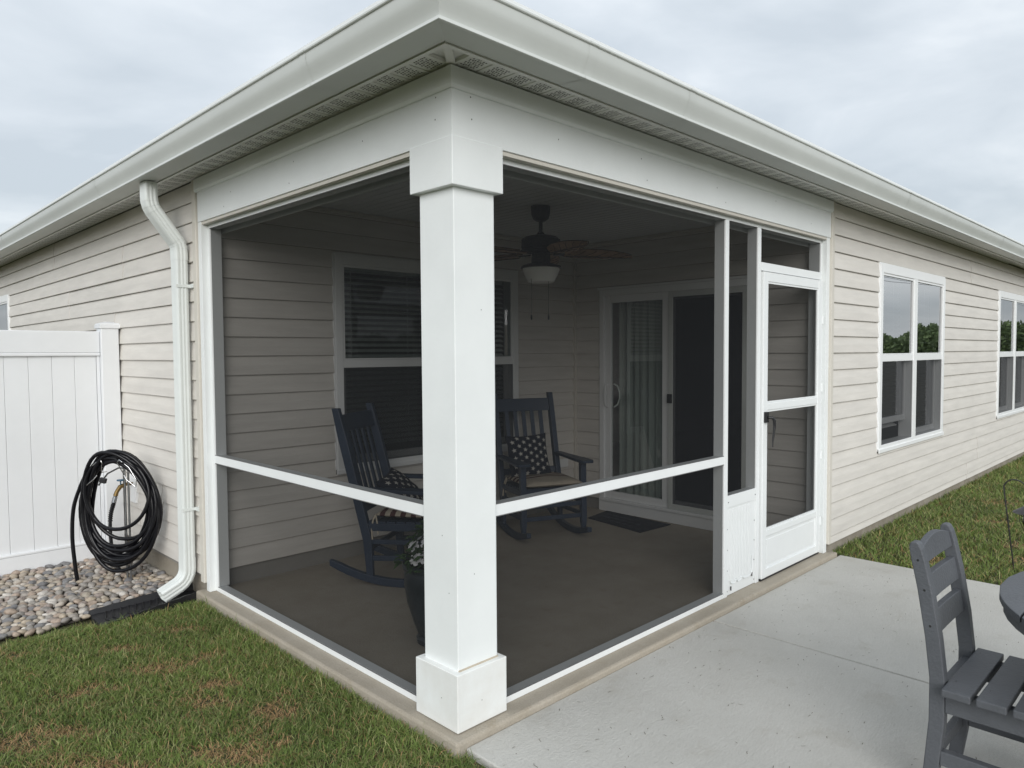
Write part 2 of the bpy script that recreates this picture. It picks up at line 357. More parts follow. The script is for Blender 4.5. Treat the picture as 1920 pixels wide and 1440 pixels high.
# far walls, floor and roof close the house so that the rooms are dark
b = MB(); b.box(XE-0.1, XE, 0.145, YE, -0.1, ZS+.06); b.box(0.145, XE-0.1, YE-0.1, YE, -0.1, ZS+.06); b.build('rear_wall', 'siding', house)
MB().add([(3.79, 0.14, 0.05), (XE-.1, 0.14, 0.05), (XE-.1, YE-.1, 0.05), (0.14, YE-.1, 0.05), (0.14, 2.62, 0.05), (3.79, 2.62, 0.05)], [(0,1,2,3,4,5)]).build('room_floor', 'room', house)
b = MB(); b.box(3.80, XE-0.105, 5.0, 5.1, 0.05, 2.68); b.box(0.145, 3.795, 5.0, 5.1, 0.05, 2.68); b.build('room_partition', 'room', house)
b = MB(); rz0 = 2.735; ov = 0.335
c4 = [(-ov, -ov), (XE+ov, -ov), (XE+ov, YE+ov), (-ov, YE+ov)]; hh = 0.42*(YE/2+ov)
rv = [(x, y, rz0) for x, y in c4] + [(YE/2, YE/2, rz0+hh), (XE-YE/2, YE/2, rz0+hh)]
b.add(rv, [(0, 1, 5, 4), (1, 2, 5), (2, 3, 4, 5), (3, 0, 4)]); b.build('roof', 'roof', house)
b = MB(); b.add([(x*1.0+(0.01 if x < 0 else -0.01), y+(0.01 if y < 0 else -0.01), 2.66) for x, y in [(-.15, -.15), (XE+.15, -.15), (XE+.15, YE+.15), (-.15, YE+.15)]], [(0, 1, 2, 3)]); b.build('attic_floor', 'sheath', house)
# eaves
gprof = [(0.178, 2.610), (0.296, 2.600), (0.312, 2.597), (0.3170, 2.600), (0.3145, 2.6120), (0.303, 2.6135), (0.305, 2.622), (0.312, 2.640), (0.320, 2.658), (0.328, 2.676), (0.334, 2.694), (0.3365, 2.7245), (0.342, 2.7260), (0.3445, 2.729), (0.3445, 2.735), (0.342, 2.7385), (0.330, 2.7385), (0.326, 2.72), (0.178, 2.72)]
for s, lb in (('R', 'gutter over the long side, running past the screen door'), ('L', 'gutter over the downspout side')):
    gt = run('gutter', gprof, 'gutter', s, house, smooth=28); gt['label'] = lb
    # lapped joints of the gutter lengths
    for q in ((0.42, 1.15, 4.3, 7.4) if s == 'R' else (0.5, 3.4, 6.6)):
        pr = [(d+0.0015 if d > 0.2 else d, z-0.0012 if z < 2.62 else z) for d, z in gprof[:16]]
        jb = MB(); jb.loft([[((q, -d, z) if s == 'R' else (-d, q, z)) for d, z in pr], [((q+0.05, -d, z) if s == 'R' else (-d, q+0.05, z)) for d, z in pr]], 0, False, False)
        jb.build('gutter_joint', 'gutter', gt, smooth=28)
    run('fascia', [(0.175, 2.604), (0.175, 2.74), (0.155, 2.74), (0.155, 2.604)], 'soffit', s, house)
    run('drip_edge', [(0.30, 2.7386), (0.3405, 2.7386), (0.3405, 2.751), (0.30, 2.751)], 'trim2', s, house)
    sf = run('soffit', [(-0.01, 2.646), (0.154, 2.646), (0.154, 2.655), (-0.01, 2.655)], 'soffit', s, house)
    run('soffit_channel', [(0.128, 2.629), (0.1545, 2.629), (0.1545, 2.6455), (0.128, 2.6455)], 'soffit', s, house)
    run('frieze', [(-0.006, 2.544), (0.004, 2.544), (0.013, 2.556), (0.013, 2.624), (-0.006, 2.624)], 'trim', s, house, end=(LX+0.004 if s == 'R' else LY+0.01), bevel=0.0015)
    run('siding_frieze', [(0.004, 2.595), (0.004, 2.633), (-0.01, 2.633), (-0.01, 2.595)], 'tan', s, house) if False else None
    bm_ = run('beam', [(-0.004, 2.358), (-0.004, 2.63), (-0.14, 2.63), (-0.14, 2.358)], 'trim', s, house, end=(LX if s == 'R' else LY), bevel=0.002)
    nl = MB()
    for (u, z) in [(0.10, 2.53), (0.105, 2.445), (0.62, 2.47), (1.25, 2.50), (1.3, 2.40), (2.0, 2.47), (2.1, 2.40), (2.75, 2.50), (3.3, 2.42)]:
        if u > (LX if s == 'R' else LY) - 0.1: continue
        rr = 0.0035
        pts = [(u+rr*math.cos(a), 0.0028, z+rr*math.sin(a)) for a in [k*math.pi/3 for k in range(6)]]
        nl.add(pts if s == 'R' else [(y, x, zz) for x, y, zz in pts], [tuple(range(6))])
    nl.build('nail_heads', 'nail', bm_)['kind'] = 'stuff'
    run('header_channel', [(-0.012, 2.340), (-0.012, 2.3575), (-0.040, 2.3575), (-0.040, 2.340)], 'tan', s, house, end=(LX-0.05 if s == 'R' else LY-0.03))
    run('header_frame', [(-0.048, 2.318), (-0.048, 2.3572), (-0.11, 2.3572), (-0.11, 2.318)], 'trim2', s, house, end=(LX-0.06 if s == 'R' else LY-0.04), bevel=0.0015)
    # vented soffit panels: one object each, sharing one mesh
    pb = MB(); pw, L = 0.122, 0.150
    sec = [(0.000, 0.010), (0.004, 0.010), (0.007, 0.0), (0.048, 0.0), (0.050, 0.002), (0.072, 0.002), (0.074, 0.0), (0.119, 0.0), (0.122, 0.010)]
    pb.loft([[(x, 0.010, -0.012+z) for x, z in sec], [(x, -L+0.02, -0.012+z) for x, z in sec]], 0, False, False)
    for i in range(6):
        for j in range(7):
            cx, cy = 0.030+i*0.0125 + 0.006*(j % 2), -0.024-j*0.0135
            if 0.046 < cx < 0.076: zz = -0.0106
            else: zz = -0.0126
            pb.add([(cx-.0036, cy-.0034, zz), (cx+.0036, cy-.0034, zz), (cx+.0036, cy+.0034, zz), (cx-.0036, cy+.0034, zz)], [(0, 1, 2, 3)], 1)
    if s == 'L': pb.v = [(y, x, z) for x, y, z in pb.v]
    pm = pb.mesh('soffit_panel', ['soffit', 'hole'])
    for i in range(int(((9.5 if s == 'R' else 9.0)) / pw)):
        u = -0.0 + i*pw
        place(pm, 'soffit_panel', sf, (u, 0, 2.646) if s == 'R' else (0, u, 2.646))
B(-0.155, 0.0, -0.155, 0.0, 2.6300, 2.6345).build('corner_soffit', 'soffit', house) if False else None
MB().beam((-0.128, -0.128, 2.6325), (0.006, 0.006, 2.6325), 0.034, 0.005).build('soffit_mitre', 'soffit', house)
MB().beam((-0.318, -0.318, 2.597), (-0.35, -0.35, 2.735), 0.012, 0.004).build('gutter_corner', 'gutter', house) if False else None
# corner column
colm = MB().box(0.0285, 0.2445, 0.0285, 0.2445, 0.0, 2.3575).build('column', 'trim', house, bevel=0.003)
B(0.0, 0.273, 0.0, 0.273, 0.004, 0.2393).build('plinth', 'plinth', colm, bevel=0.003)
MB().beam((0.030, 0.0265, 0.2415), (0.245, 0.0265, 0.2415), 0.007, 0.006).build('caulk', 'cream', colm)
B(0.0, 0.273, 0.0, 0.273, 2.1775, 2.366).build('capital', 'trim', colm, bevel=0.003)
b = MB(); b.beam((0.0285, 0.0285, 0.24), (0.0285, 0.0285, 0.62), 0.0022, 0.0022); b.build('joint', 'nail', colm)
MB().beam((0.0005, 0.0005, 0.006), (0.0005, 0.0005, 0.236), 0.0022, 0.0022).build('joint', 'nail', colm)
b = MB()   # scuffs and nail heads on column
for (x, y, z) in [(0.13, -0.0008, 0.10), (-0.0008, 0.10, 0.12), (0.12, 0.0278, 0.62), (0.0278, 0.12, 0.78), (0.0278, 0.08, 0.55), (0.17, 0.0278, 1.7)]:
    r_ = 0.002
    if y < 0.03 and x > 0.03: b.add([(x-r_, y, z-r_), (x+r_, y, z-r_), (x+r_, y, z+r_), (x-r_, y, z+r_)], [(0,1,2,3)])
    else: b.add([(x, y-r_, z-r_), (x, y+r_, z-r_), (x, y+r_, z+r_), (x, y-r_, z+r_)], [(0,1,2,3)])
b.build('nail_heads', 'nail', colm)['kind'] = 'stuff'
# ------------------------------------------------------------------ screen framing (2x2 aluminium)
FY = 0.048; FD = 0.058
def tubeX(x0, x1, z0, z1, name='screen_rail', y0=FY, d=FD): return B(x0, x1, y0, y0+d, z0, z1).build(name, 'trim2', house, bevel=0.0015)
def tubeY(y0, y1, z0, z1, name='screen_rail', x0=FY, d=FD): return B(x0, x0+d, y0, y1, z0, z1).build(name, 'trim2', house, bevel=0.0015)
# long side
tubeX(0.246, 2.180, 0.001, 0.030, 'sill_rail'); tubeX(0.246, 2.180, 0.832, 0.882, 'chair_rail')
def post(x0, x1, z0, z1, d=0.075): return B(x0, x1, FY-0.002, FY-0.002+d, z0, z1).build('screen_post', 'trim2', house, bevel=0.0015)
post(2.182, 2.224, 0.001, 2.317); post(2.597, 2.640, 0.001, 2.317)
post(3.583, 3.600, 0.001, 2.317, 0.09)
post(0.246, 0.262, 0.001, 2.317)
B(3.602, 3.655, 0.010, 0.12, 0.001, 2.357).build('door_jamb', 'trim', house, bevel=0.002)
tubeX(2.226, 2.595, 0.556, 0.630, 'panel_rail'); tubeX(2.642, 3.581, 2.046, 2.100, 'transom_rail', FY-0.006)
# kick panel with ribs and the outline of a pet flap
kp = B(2.226, 2.595, FY+0.006, FY+0.016, 0.004, 0.555).build('kick_panel', 'trim2', house)
rb = MB().box(2.30, 2.315, FY+0.002, FY+0.0055, 0.09, 0.54).mesh('panel_rib', 'trim2')
for i in range(7): place(rb, 'panel_rib', kp, (-0.04+i*0.041, 0, 0), bevel=0.0015)
b = MB(); pth = [(2.262, 0.20), (2.262, 0.11), (2.275, 0.075), (2.30, 0.068), (2.325, 0.068), (2.33, 0.083), (2.355, 0.083), (2.36, 0.068), (2.40, 0.068), (2.405, 0.083), (2.43, 0.083), (2.44, 0.068), (2.51, 0.068), (2.54, 0.08), (2.552, 0.11), (2.552, 0.20)]
b.tube([(x, FY+0.001, z) for x, z in pth], 0.003, 6); b.build('pet_flap_outline', 'trim2', kp, 60)
b = MB(); b.box(2.272, 2.278, FY-0.004, FY+0.004, 0.03, 0.055); b.box(2.545, 2.551, FY-0.004, FY+0.004, 0.06, 0.085); b.build('flap_clip', 'nail', kp)
b = MB()
for x in (2.236, 2.585):
    for z in (0.03, 0.16, 0.29, 0.42, 0.59): b.box(x-.003, x+.003, FY+0.003 if z < .5 else FY-0.003, FY+0.0056 if z < .5 else FY-0.0005, z-.003, z+.003)
b.build('screws', 'steel', kp)
# garden side
tubeY(0.246, LY-0.045, 0.001, 0.030, 'sill_rail'); tubeY(0.246, LY-0.045, 0.832, 0.882, 'chair_rail')
B(FY-0.002, FY+0.075, LY-0.072, LY-0.045, 0.0305, 2.317).build('screen_post', 'trim2', house, bevel=0.0015)
B(FY-0.002, FY+0.075, 0.246, 0.262, 0.0305, 2.317).build('screen_post', 'trim2', house, bevel=0.0015)
B(0.006, 0.13, LY-0.044, LY+0.004, 0.001, 2.357).build('porch_jamb', 'trim', house, bevel=0.002)
# screens
SY = FY+0.008
def screenX(x0, x1, z0, z1, m_='screen', y=SY, parent=house): return MB().add([(x0, y, z0), (x1, y, z0), (x1, y, z1), (x0, y, z1)], [(0,1,2,3)]).build('insect_screen', m_, parent)
def screenY(y0, y1, z0, z1, m_='screen', x=SY, parent=house): return MB().add([(x, y0, z0), (x, y1, z0), (x, y1, z1), (x, y0, z1)], [(0,1,2,3)]).build('insect_screen', m_, parent)
screenX(0.262, 2.182, 0.030, 0.832); screenX(0.262, 2.182, 0.882, 2.318)
screenX(2.224, 2.597, 0.630, 2.318); screenX(2.640, 3.583, 2.100, 2.318)
screenY(0.262, LY-0.072, 0.030, 0.832); screenY(0.262, LY-0.072, 0.882, 2.318)
# dark spline beads round the chair rails
for z in (0.8835, 0.8305):
    B(0.264, 2.18, FY-0.001, FY+0.003, z-0.0015, z+0.0015).build('spline', 'nail', house); B(FY-0.001, FY+0.003, 0.264, LY-0.074, z-0.0015, z+0.0015).build('spline', 'nail', house)
for z in (0.0315, 2.3165):
    B(0.264, 2.18, FY-0.001, FY+0.003, z-0.0015, z+0.0015).build('spline', 'nail', house); B(FY-0.001, FY+0.003, 0.264, LY-0.074, z-0.0015, z+0.0015).build('spline', 'nail', house)
# ------------------------------------------------------------------ screen door
D0, D1, DZ0, DZ1, DY = 2.650, 3.578, 0.016, 2.040, 0.030
b = MB()
b.box(D0, D0+0.062, DY, DY+0.030, DZ0, DZ1); b.box(D1-0.062, D1, DY, DY+0.030, DZ0, DZ1)
for z0, z1 in ((DZ1-0.062, DZ1), (1.133, 1.180), (0.290, 0.335), (DZ0, 0.075)):
    b.box(D0+0.0621, D1-0.0621, DY+0.0015, DY+0.0285, z0, z1)
door = b.build('screen_door', 'trim2', house, bevel=0.0035)
b = MB()
for (z0, z1) in ((1.180, DZ1-0.062), (0.335, 1.133)):
    x0, x1 = D0+0.062, D1-0.062
    for (a, c, d, e_) in ((x0+.0005, x0+.012, z0+.0005, z1-.0005), (x1-.012, x1-.0005, z0+.0005, z1-.0005), (x0+.0125, x1-.0125, z0+.0005, z0+.012), (x0+.0125, x1-.0125, z1-.012, z1-.0005)):
        b.box(a, c, DY+0.006, DY+0.022, d, e_)
b.build('screen_bead', 'trim2', door, bevel=0.001)
screenX(D0+.062, D1-.062, 1.18, DZ1-.062, 'screen', DY+0.014, door); screenX(D0+.062, D1-.062, 0.335, 1.133, 'screen', DY+0.014, door)
b = MB(); b.box(D0+.0622, D1-.0622, DY+0.013, DY+0.020, 0.0755, 0.2895); b.build('door_panel', 'trim2', door)
b = MB(); b.box(D0+.085, D1-.085, DY+0.009, DY+0.0128, 0.100, 0.265); b.build('panel_moulding', 'trim2', door, bevel=0.003)
B(D0+0.0, D1, DY+0.006, DY+0.024, 0.003, 0.0155).build('door_sweep', 'black', door)
b = MB(); b.box(D0+0.012, D0+0.050, DY-0.018, DY-0.0005, 1.055, 1.125); hp = [(D0+.035, DY-.02, 1.09), (D0+.045, DY-.042, 1.088), (D0+.062, DY-.048, 1.07), (D0+.066, DY-.048, 1.03), (D0+.058, DY-.046, .975), (D0+.050, DY-.044, .925), (D0+.046, DY-.046, .895)]
b.tube(hp, [.010, .010, .011, .010, .008, .006, .004], 8); b.build('door_handle', 'black', door, bevel=0.002)
b = MB()
for z in (0.25, 0.75, 1.25, 1.75):
    b.tube([(D1+0.002, DY-0.002, z-.03), (D1+0.002, DY-0.002, z+.03)], 0.006, 8)
b.build('hinge', 'trim2', door, 40)
# ------------------------------------------------------------------ porch ceiling
pc = B(0.12, 3.68, 0.12, 2.52, 2.578, 2.60).build('porch_ceiling', 'ceil', house)
cp = MB(); sec = [(0, 0.008), (0.003, 0.0), (0.0765, 0.0), (0.0795, 0.008)]
cp.loft([[(x, 0.125, z) for x, z in sec], [(x, 2.50, z) for x, z in sec]], 0, False, False); cpm = cp.mesh('ceiling_plank', 'ceil')
for i in range(44): place(cpm, 'ceiling_plank', pc, (0.13+i*0.0805, 0, 2.5695))
b = MB(); b.box(0.10, 3.66, 2.470, 2.498, 2.545, 2.5685); b.box(3.63, 3.66, 0.13, 2.4695, 2.545, 2.5685); b.build('ceiling_trim', 'tan', house, bevel=0.003)
# inside faces above the opening
b = MB(); b.box(0.141, 3.66, 0.141, 0.150, 2.30, 2.5685); b.box(0.141, 0.150, 0.1505, 2.49, 2.30, 2.5685); b.build('beam_lining', 'trim', house)
# ------------------------------------------------------------------ windows
slat_b = MB(); sw = 0.86; slat_b.loft([[(0, -0.022, -0.012), (0, 0.0, 0.0025), (0, 0.022, 0.012), (0, 0.0, 0.0005)], [(sw, -0.022, -0.012), (sw, 0.0, 0.0025), (sw, 0.022, 0.012), (sw, 0.0, 0.0005)]])
SLAT = slat_b.mesh('blind_slat', 'blind')
_wm = {}
def wmesh(key, fn, mats):
    if key not in _wm: _wm[key] = fn().mesh(key, mats)
    return _wm[key]
def frame_mb():
    W, H = WIN_W, WIN_H; b = MB(); mc = W/2
    for (x0, x1, z0, z1) in ((0, 0.062, 0, H), (W-0.062, W, 0, H), (0.0621, W-0.0621, H-0.072, H), (0.0621, W-0.0621, 0, 0.052), (mc-0.046, mc+0.046, 0.0521, H-0.0721)):
        b.box(x0, x1, -0.026, 0.10, z0, z1)
    b.box(-0.012, W+0.012, -0.034, -0.0262, -0.012, 0.022)         # sill nose
    b.box(-0.014, 0.0005-0.001, -0.016, 0.0, 0.023, H); b.box(W+0.0005, W+0.014, -0.016, 0.0, 0.023, H); b.box(-0.014, W+0.014, -0.018, 0.0, H+0.0005, H+0.014)
    return b
def make_window(loc, rz, label, blinds=((1, 1), (1, 1)), opened=0.0, gl='glass'):
    W, H = WIN_W, WIN_H; mc = W/2
    w = place(wmesh('window', frame_mb, 'wframe'), 'window', house, loc, (0, 0, rz), bevel=0.003); w['label'] = label
    zm = 0.80
    for h in range(2):
        x0, x1 = ((0.0625, mc-0.0465), (mc+0.0465, W-0.0625))[h]
        lift = opened if h == 0 else 0
        place(wmesh('meeting_rail%d' % h, lambda: B(x0, x1, -0.020, 0.030, zm-0.030, zm+0.028), 'wframe'), 'meeting_rail', w, bevel=0.003)
        def upper():
            b = MB()
            for q in ((x0, x0+.018, zm+.029, H-.073), (x1-.018, x1, zm+.029, H-.073), (x0+.0182, x1-.0182, H-.091, H-.073), (x0+.0182, x1-.0182, zm+.029, zm+.04)): b.box(q[0], q[1], -0.018, 0.014, q[2], q[3])
            return b
        place(wmesh('upper_sash%d' % h, upper, 'wframe'), 'upper_sash', w)
        place(wmesh('upper_pane%d' % h + gl, lambda: MB().add([(x0+.01, -0.006, zm+.03), (x1-.01, -0.006, zm+.03), (x1-.01, -0.006, H-.08), (x0+.01, -0.006, H-.08)], [(0,1,2,3)]), gl), 'glass_pane', w)
        def lower():
            b = MB(); t = 0.042
            for q in ((x0+.012, x0+.012+t, 0.056, zm+.01), (x1-.012-t, x1-.012, 0.056, zm+.01), (x0+.0122+t, x1-.0122-t, 0.056, 0.056+.052), (x0+.0122+t, x1-.0122-t, zm-.035, zm+.01)): b.box(q[0], q[1], 0.036, 0.064, q[2], q[3])
            return b
        place(wmesh('lower_sash%d' % h, lower, 'wframe'), 'lower_sash', w, (0, 0, lift), bevel=0.003)
        place(wmesh('lower_pane%d' % h + gl, lambda: MB().add([(x0+.03, 0.05, 0.1), (x1-.03, 0.05, 0.1), (x1-.03, 0.05, zm-.03), (x0+.03, 0.05, zm-.03)], [(0,1,2,3)]), gl), 'glass_pane', w, (0, 0, lift))
        place(wmesh('wscr%d' % h, lambda: MB().add([(x0, -0.016, 0.053), (x1, -0.016, 0.053), (x1, -0.016, zm-.03), (x0, -0.016, zm-.03)], [(0,1,2,3)]), 'wscreen'), 'insect_screen', w)
        z = H - 0.10; zl = 0.16 if blinds[h][1] else zm
        if blinds[h][0]:
            place(wmesh('headrail%d' % h, lambda: B(x0-.005, x1+.005, 0.112, 0.16, H-.095, H-.055), 'blind'), 'blind_headrail', w)
            while z > zl:
                place(SLAT, 'blind_slat', w, (x0-0.012+0.002*random.random(), 0.135, z)); z -= 0.043
            b = wmesh('cord%d' % h, lambda: MB().box(x0+.15, x0+.153, 0.1095, 0.1115, .2, H-.1).box(x1-.153, x1-.15, 0.1095, 0.1115, .2, H-.1), 'blind'); place(b, 'blind_cord', w)
    return w
make_window((4.70, 0.02, 0.655), 0, 'twin window nearest the screen door, left lower sash partly open', opened=0.16)
make_window((8.95, 0.02, 0.655), 0, 'far twin window at the right edge of the picture', blinds=((0, 0), (0, 0)))
make_window((0.02, 8.30+WIN_W, 0.655), -math.pi/2, 'window above the white fence at the left edge', blinds=((0, 0), (0, 0)))
make_window((0.965, 2.50, 0.650), 0, 'twin window on the porch behind the rocking chairs', gl='pglass')
# ------------------------------------------------------------------ sliding door (in the x = 3.665 wall)
XD = 3.665
b = MB()
y0, y1, zt = 0.60, 2.165, 2.112
b.box(XD-0.030, XD+0.10, y1-0.052, y1, 0.128, zt); b.box(XD-0.030, XD+0.10, y0, y0+0.052, 0.128, zt); b.box(XD-0.030, XD+0.10, y0+.0521, y1-.0521, zt-0.058, zt)
b.box(XD-0.040, XD+0.10, y0, y1, 0.100, 0.1275); b.box(XD-0.036, XD-0.0305, y0-.02, y1+.02, zt+0.0005, zt+0.022)
sl = b.build('sliding_door', 'wframe', house, bevel=0.003)
B(XD-0.028, XD+0.09, y0-0.01, y1+0.01, 0.002, 0.0995).build('threshold', 'wframe', sl, bevel=0.002)
ym = 1.405
b = MB()
for q in ((ym, ym+.065, .1285, zt-.0585), (y1-.118, y1-.0525, .1285, zt-.0585), (ym+.0652, y1-.1182, zt-.125, zt-.0585), (ym+.0652, y1-.1182, .1285, .195)): b.box(XD-0.012, XD+0.024, *q)
b.build('door_sash', 'wframe', sl, bevel=0.003)
b = MB()
for q in ((y0+.0525, y0+.11, .1285, zt-.0585), (ym-.03, ym+.035, .1285, zt-.0585), (y0+.1102, ym-.0302, zt-.125, zt-.0585), (y0+.1102, ym-.0302, .1285, .195)): b.box(XD+0.034, XD+0.066, *q)
b.build('door_sash', 'wframe', sl, bevel=0.003)
MB().add([(XD+.006, ym+.06, .19), (XD+.006, y1-.112, .19), (XD+.006, y1-.112, zt-.12), (XD+.006, ym+.06, zt-.12)], [(0,1,2,3)]).build('glass_pane', 'pglass', sl)
MB().add([(XD+.05, y0+.105, .19), (XD+.05, ym-.025, .19), (XD+.05, ym-.025, zt-.12), (XD+.05, y0+.105, zt-.12)], [(0,1,2,3)]).build('glass_pane', 'pglass', sl)
b = MB()   # sliding screen frame in front of the right hand side
for q in ((y0+.053, y0+.098, .129, zt-.059), (ym-.052, ym-.006, .129, zt-.059), (y0+.0982, ym-.0522, zt-.11, zt-.059), (y0+.0982, ym-.0522, .129, .175)): b.box(XD-0.027, XD-0.0135, *q)
b.build('screen_frame', 'gutter', sl, bevel=0.002)
MB().add([(XD-.02, y0+.095, .17), (XD-.02, ym-.05, .17), (XD-.02, ym-.05, zt-.105), (XD-.02, y0+.095, zt-.105)], [(0,1,2,3)]).build('insect_screen', 'dscreen', sl)
B(XD-0.045, XD-0.0272, ym-.05, ym-.004, 1.07, 1.15).build('latch', 'black', sl, bevel=0.003)
b = MB(); yh = y1-.085
b.tube([(XD-.013, yh, 1.00), (XD-.045, yh, 1.02), (XD-.055, yh, 1.08), (XD-.055, yh, 1.14), (XD-.045, yh, 1.20), (XD-.013, yh, 1.22)], .009, 8); b.build('door_handle', 'wframe', sl, 60)
b = MB(); yh = y1-.135
b.tube([(XD+.02, yh, 1.00), (XD+.05, yh-.02, 1.02), (XD+.062, yh-.035, 1.08), (XD+.062, yh-.035, 1.14), (XD+.05, yh-.02, 1.20), (XD+.02, yh, 1.22)], .008, 8); b.build('door_handle', 'wframe', sl, 60)
cu = MB(); npt = 70
for (yy0, yy1) in ((1.46, 2.04),):
    tops, bots = [], []
    for i in range(npt+1):
        y = yy0+(yy1-yy0)*i/npt; xx = XD+0.135+0.022*math.sin(i*0.62)+0.010*math.sin(i*1.7)
        tops.append((xx, y, 2.08)); bots.append((xx+0.006*math.sin(i*.3), y, 0.10))
    cu.loft([bots, tops], 0, False, False)
cu.build('curtain', 'curtain', sl, 80)
# ------------------------------------------------------------------ downspout, faucet, outlets
def rect_ring(c, t, w=0.076, d=0.10):
    """rounded ribbed rectangular section across direction t; d runs along y"""
    t = Vector(t).normalized(); Yv = Vector((0, 1, 0)); Xv = Yv.cross(t).normalized(); c = Vector(c); pts = []
    def side(a, b_, n, nrm):
        for i in range(n):
            s = i/(n); q = [a[0]+(b_[0]-a[0])*s, a[1]+(b_[1]-a[1])*s]
            gshape = -0.0032 if (i in (3, 4, 7, 8)) else 0
            pts.append(c + Xv*(q[0]+nrm[0]*gshape) + Yv*(q[1]+nrm[1]*gshape))
    w2, d2, r_ = w/2, d/2, 0.010
    side((-w2, -d2+r_), (-w2, d2-r_), 11, (-1, 0)); side((-w2+r_, d2), (w2-r_, d2), 11, (0, 1)); side((w2, d2-r_), (w2, -d2+r_), 11, (1, 0)); side((w2-r_, -d2), (-w2+r_, -d2), 11, (0, -1))
    return pts
DX, DYc = -0.052, 2.672
def bend(pts, scale=1.0):
    rings = []
    for i, p in enumerate(pts):
        a = Vector(pts[max(i-1, 0)]); c = Vector(pts[min(i+1, len(pts)-1)]); rings.append(rect_ring(p, c-a, 0.076*scale, 0.10*scale))
    return rings
main = [(DX, DYc, 2.22), (DX, DYc, 0.16)]
ds = MB().loft(bend(main), 0, False).build('downspout', 'dspout', house, 35); ds['label'] = 'white ribbed downspout on the side wall beside the porch'
up = [(-0.225, DYc, 2.600), (-0.225, DYc, 2.52), (-0.2235, DYc, 2.485), (-0.216, DYc, 2.455), (-0.203, DYc, 2.43), (-0.128, DYc, 2.327), (-0.075, DYc, 2.255), (-0.060, DYc, 2.232), (-0.054, DYc, 2.205), (DX, DYc, 2.17), (DX, DYc, 2.13)]
MB().loft(bend(up, 1.035), 0, False).build('elbow', 'dspout', ds, 35)
lo = [(DX, DYc, 0.20), (DX, DYc, 0.125), (DX-0.004, DYc, 0.095), (DX-0.016, DYc, 0.066), (DX-0.036, DYc, 0.042), (DX-0.062, DYc, 0.025), (DX-0.125, DYc, -0.004), (DX-0.165, DYc, -0.022)]
MB().loft(bend(lo, 1.035), 0, False).build('elbow', 'dspout', ds, 35)
for pts, idx in ((up, (2, 3, 4, 6, 7, 8)), (lo, (2, 3, 4, 5))):
    rg = bend(pts, 1.06)
    for i in idx:
        a = Vector(pts[i]); t = (Vector(pts[i+1])-a).normalized(); r1 = [p - t*0.0025 for p in rg[i]]; r2 = [p + t*0.0025 for p in rg[i]]
        MB().loft([r1, r2], 0, False).build('crimp', 'dspout', ds)
for z in (1.965, 0.52):
    b = MB(); b.box(-0.010, 0.012, DYc-0.105, DYc-0.052, z-0.012, z+0.012); b.box(-0.095, 0.0, DYc-0.055, DYc-0.0535, z-0.010, z+0.010); b.build('bracket', 'dspout', ds, bevel=0.002)
fb = B(-0.012, 0.02, 3.80, 3.93, 0.38, 0.60).build('faucet_block', 'wframe', house, bevel=0.006)
b = MB(); b.tube([(-0.012, 3.865, .53), (-0.06, 3.865, .53), (-0.10, 3.865, .515), (-0.125, 3.862, .48), (-0.135, 3.86, .45)], [.012, .014, .017, .015, .017], 10); b.build('faucet', 'brass', fb, 40)
b = MB(); b.lathe([(0.004, -.004), (.026, -.004), (.028, 0), (.026, .006), (.004, .006)], (-0.095, 3.865, .565), 12); b.tube([(-.095, 3.865, .53), (-.095, 3.865, .57)], .005, 6); b.build('faucet_handle', 'bluepl', fb, 40)
ob = B(3.40, 3.53, 2.470, 2.485, 0.40, 0.48).build('outlet_box', 'wframe', house, bevel=0.004)
# ------------------------------------------------------------------ ceiling fan
FC = Vector((2.0, 1.40, 0))
fan = empty('ceiling_fan', (FC.x, FC.y, 2.5695)); tag(fan, 'dark ceiling fan with leaf shaped brown blades and a bowl light over the porch', 'ceiling fan')
def fz(z): return z-2.5695
MB().lathe([(0.01, fz(2.46)), (0.035, fz(2.464)), (0.056, fz(2.480)), (0.068, fz(2.515)), (0.070, fz(2.5685)), (0.01, fz(2.5685))]).build('canopy', 'fan', fan, 40)
MB().lathe([(0.014, fz(2.34)), (0.014, fz(2.47))], seg=14).build('rod', 'fan', fan, 60)
MB().lathe([(0.02, fz(2.385)), (0.03, fz(2.37)), (0.06, fz(2.362)), (0.115, fz(2.350)), (0.140, fz(2.330)), (0.142, fz(2.275)), (0.130, fz(2.262)), (0.145, fz(2.258)), (0.130, fz(2.245)), (0.06, fz(2.235)), (0.066, fz(2.23)), (0.070, fz(2.165)), (0.05, fz(2.155))]).build('motor', 'fan', fan, 40)
MB().lathe([(0.05, fz(2.165)), (0.10, fz(2.158)), (0.145, fz(2.142)), (0.148, fz(2.128)), (0.135, fz(2.126))]).build('light_fitting', 'fan', fan, 40)
MB().lathe([(0.136, fz(2.132)), (0.130, fz(2.105)), (0.112, fz(2.06)), (0.095, fz(2.03)), (0.07, fz(2.022)), (0.001, fz(2.018))]).build('light_bowl', 'opal', fan, 40)
for (dx, dz) in ((-0.072, 1.79), (0.050, 1.79)):
    q = Vector((_r.x*dx, _r.y*dx, 0)) - Vector((_f.x, _f.y, 0))*0.075
    b = MB(); b.tube([(q.x, q.y, fz(2.15)), (q.x, q.y, fz(dz))], 0.0016, 5); b.lathe([(0.001, fz(dz+0.004)), (.005, fz(dz)), (.0065, fz(dz-.02)), (.005, fz(dz-.034)), (.001, fz(dz-.036))], (q.x, q.y, 0), 8); b.build('pull_chain', 'fan', fan, 40)
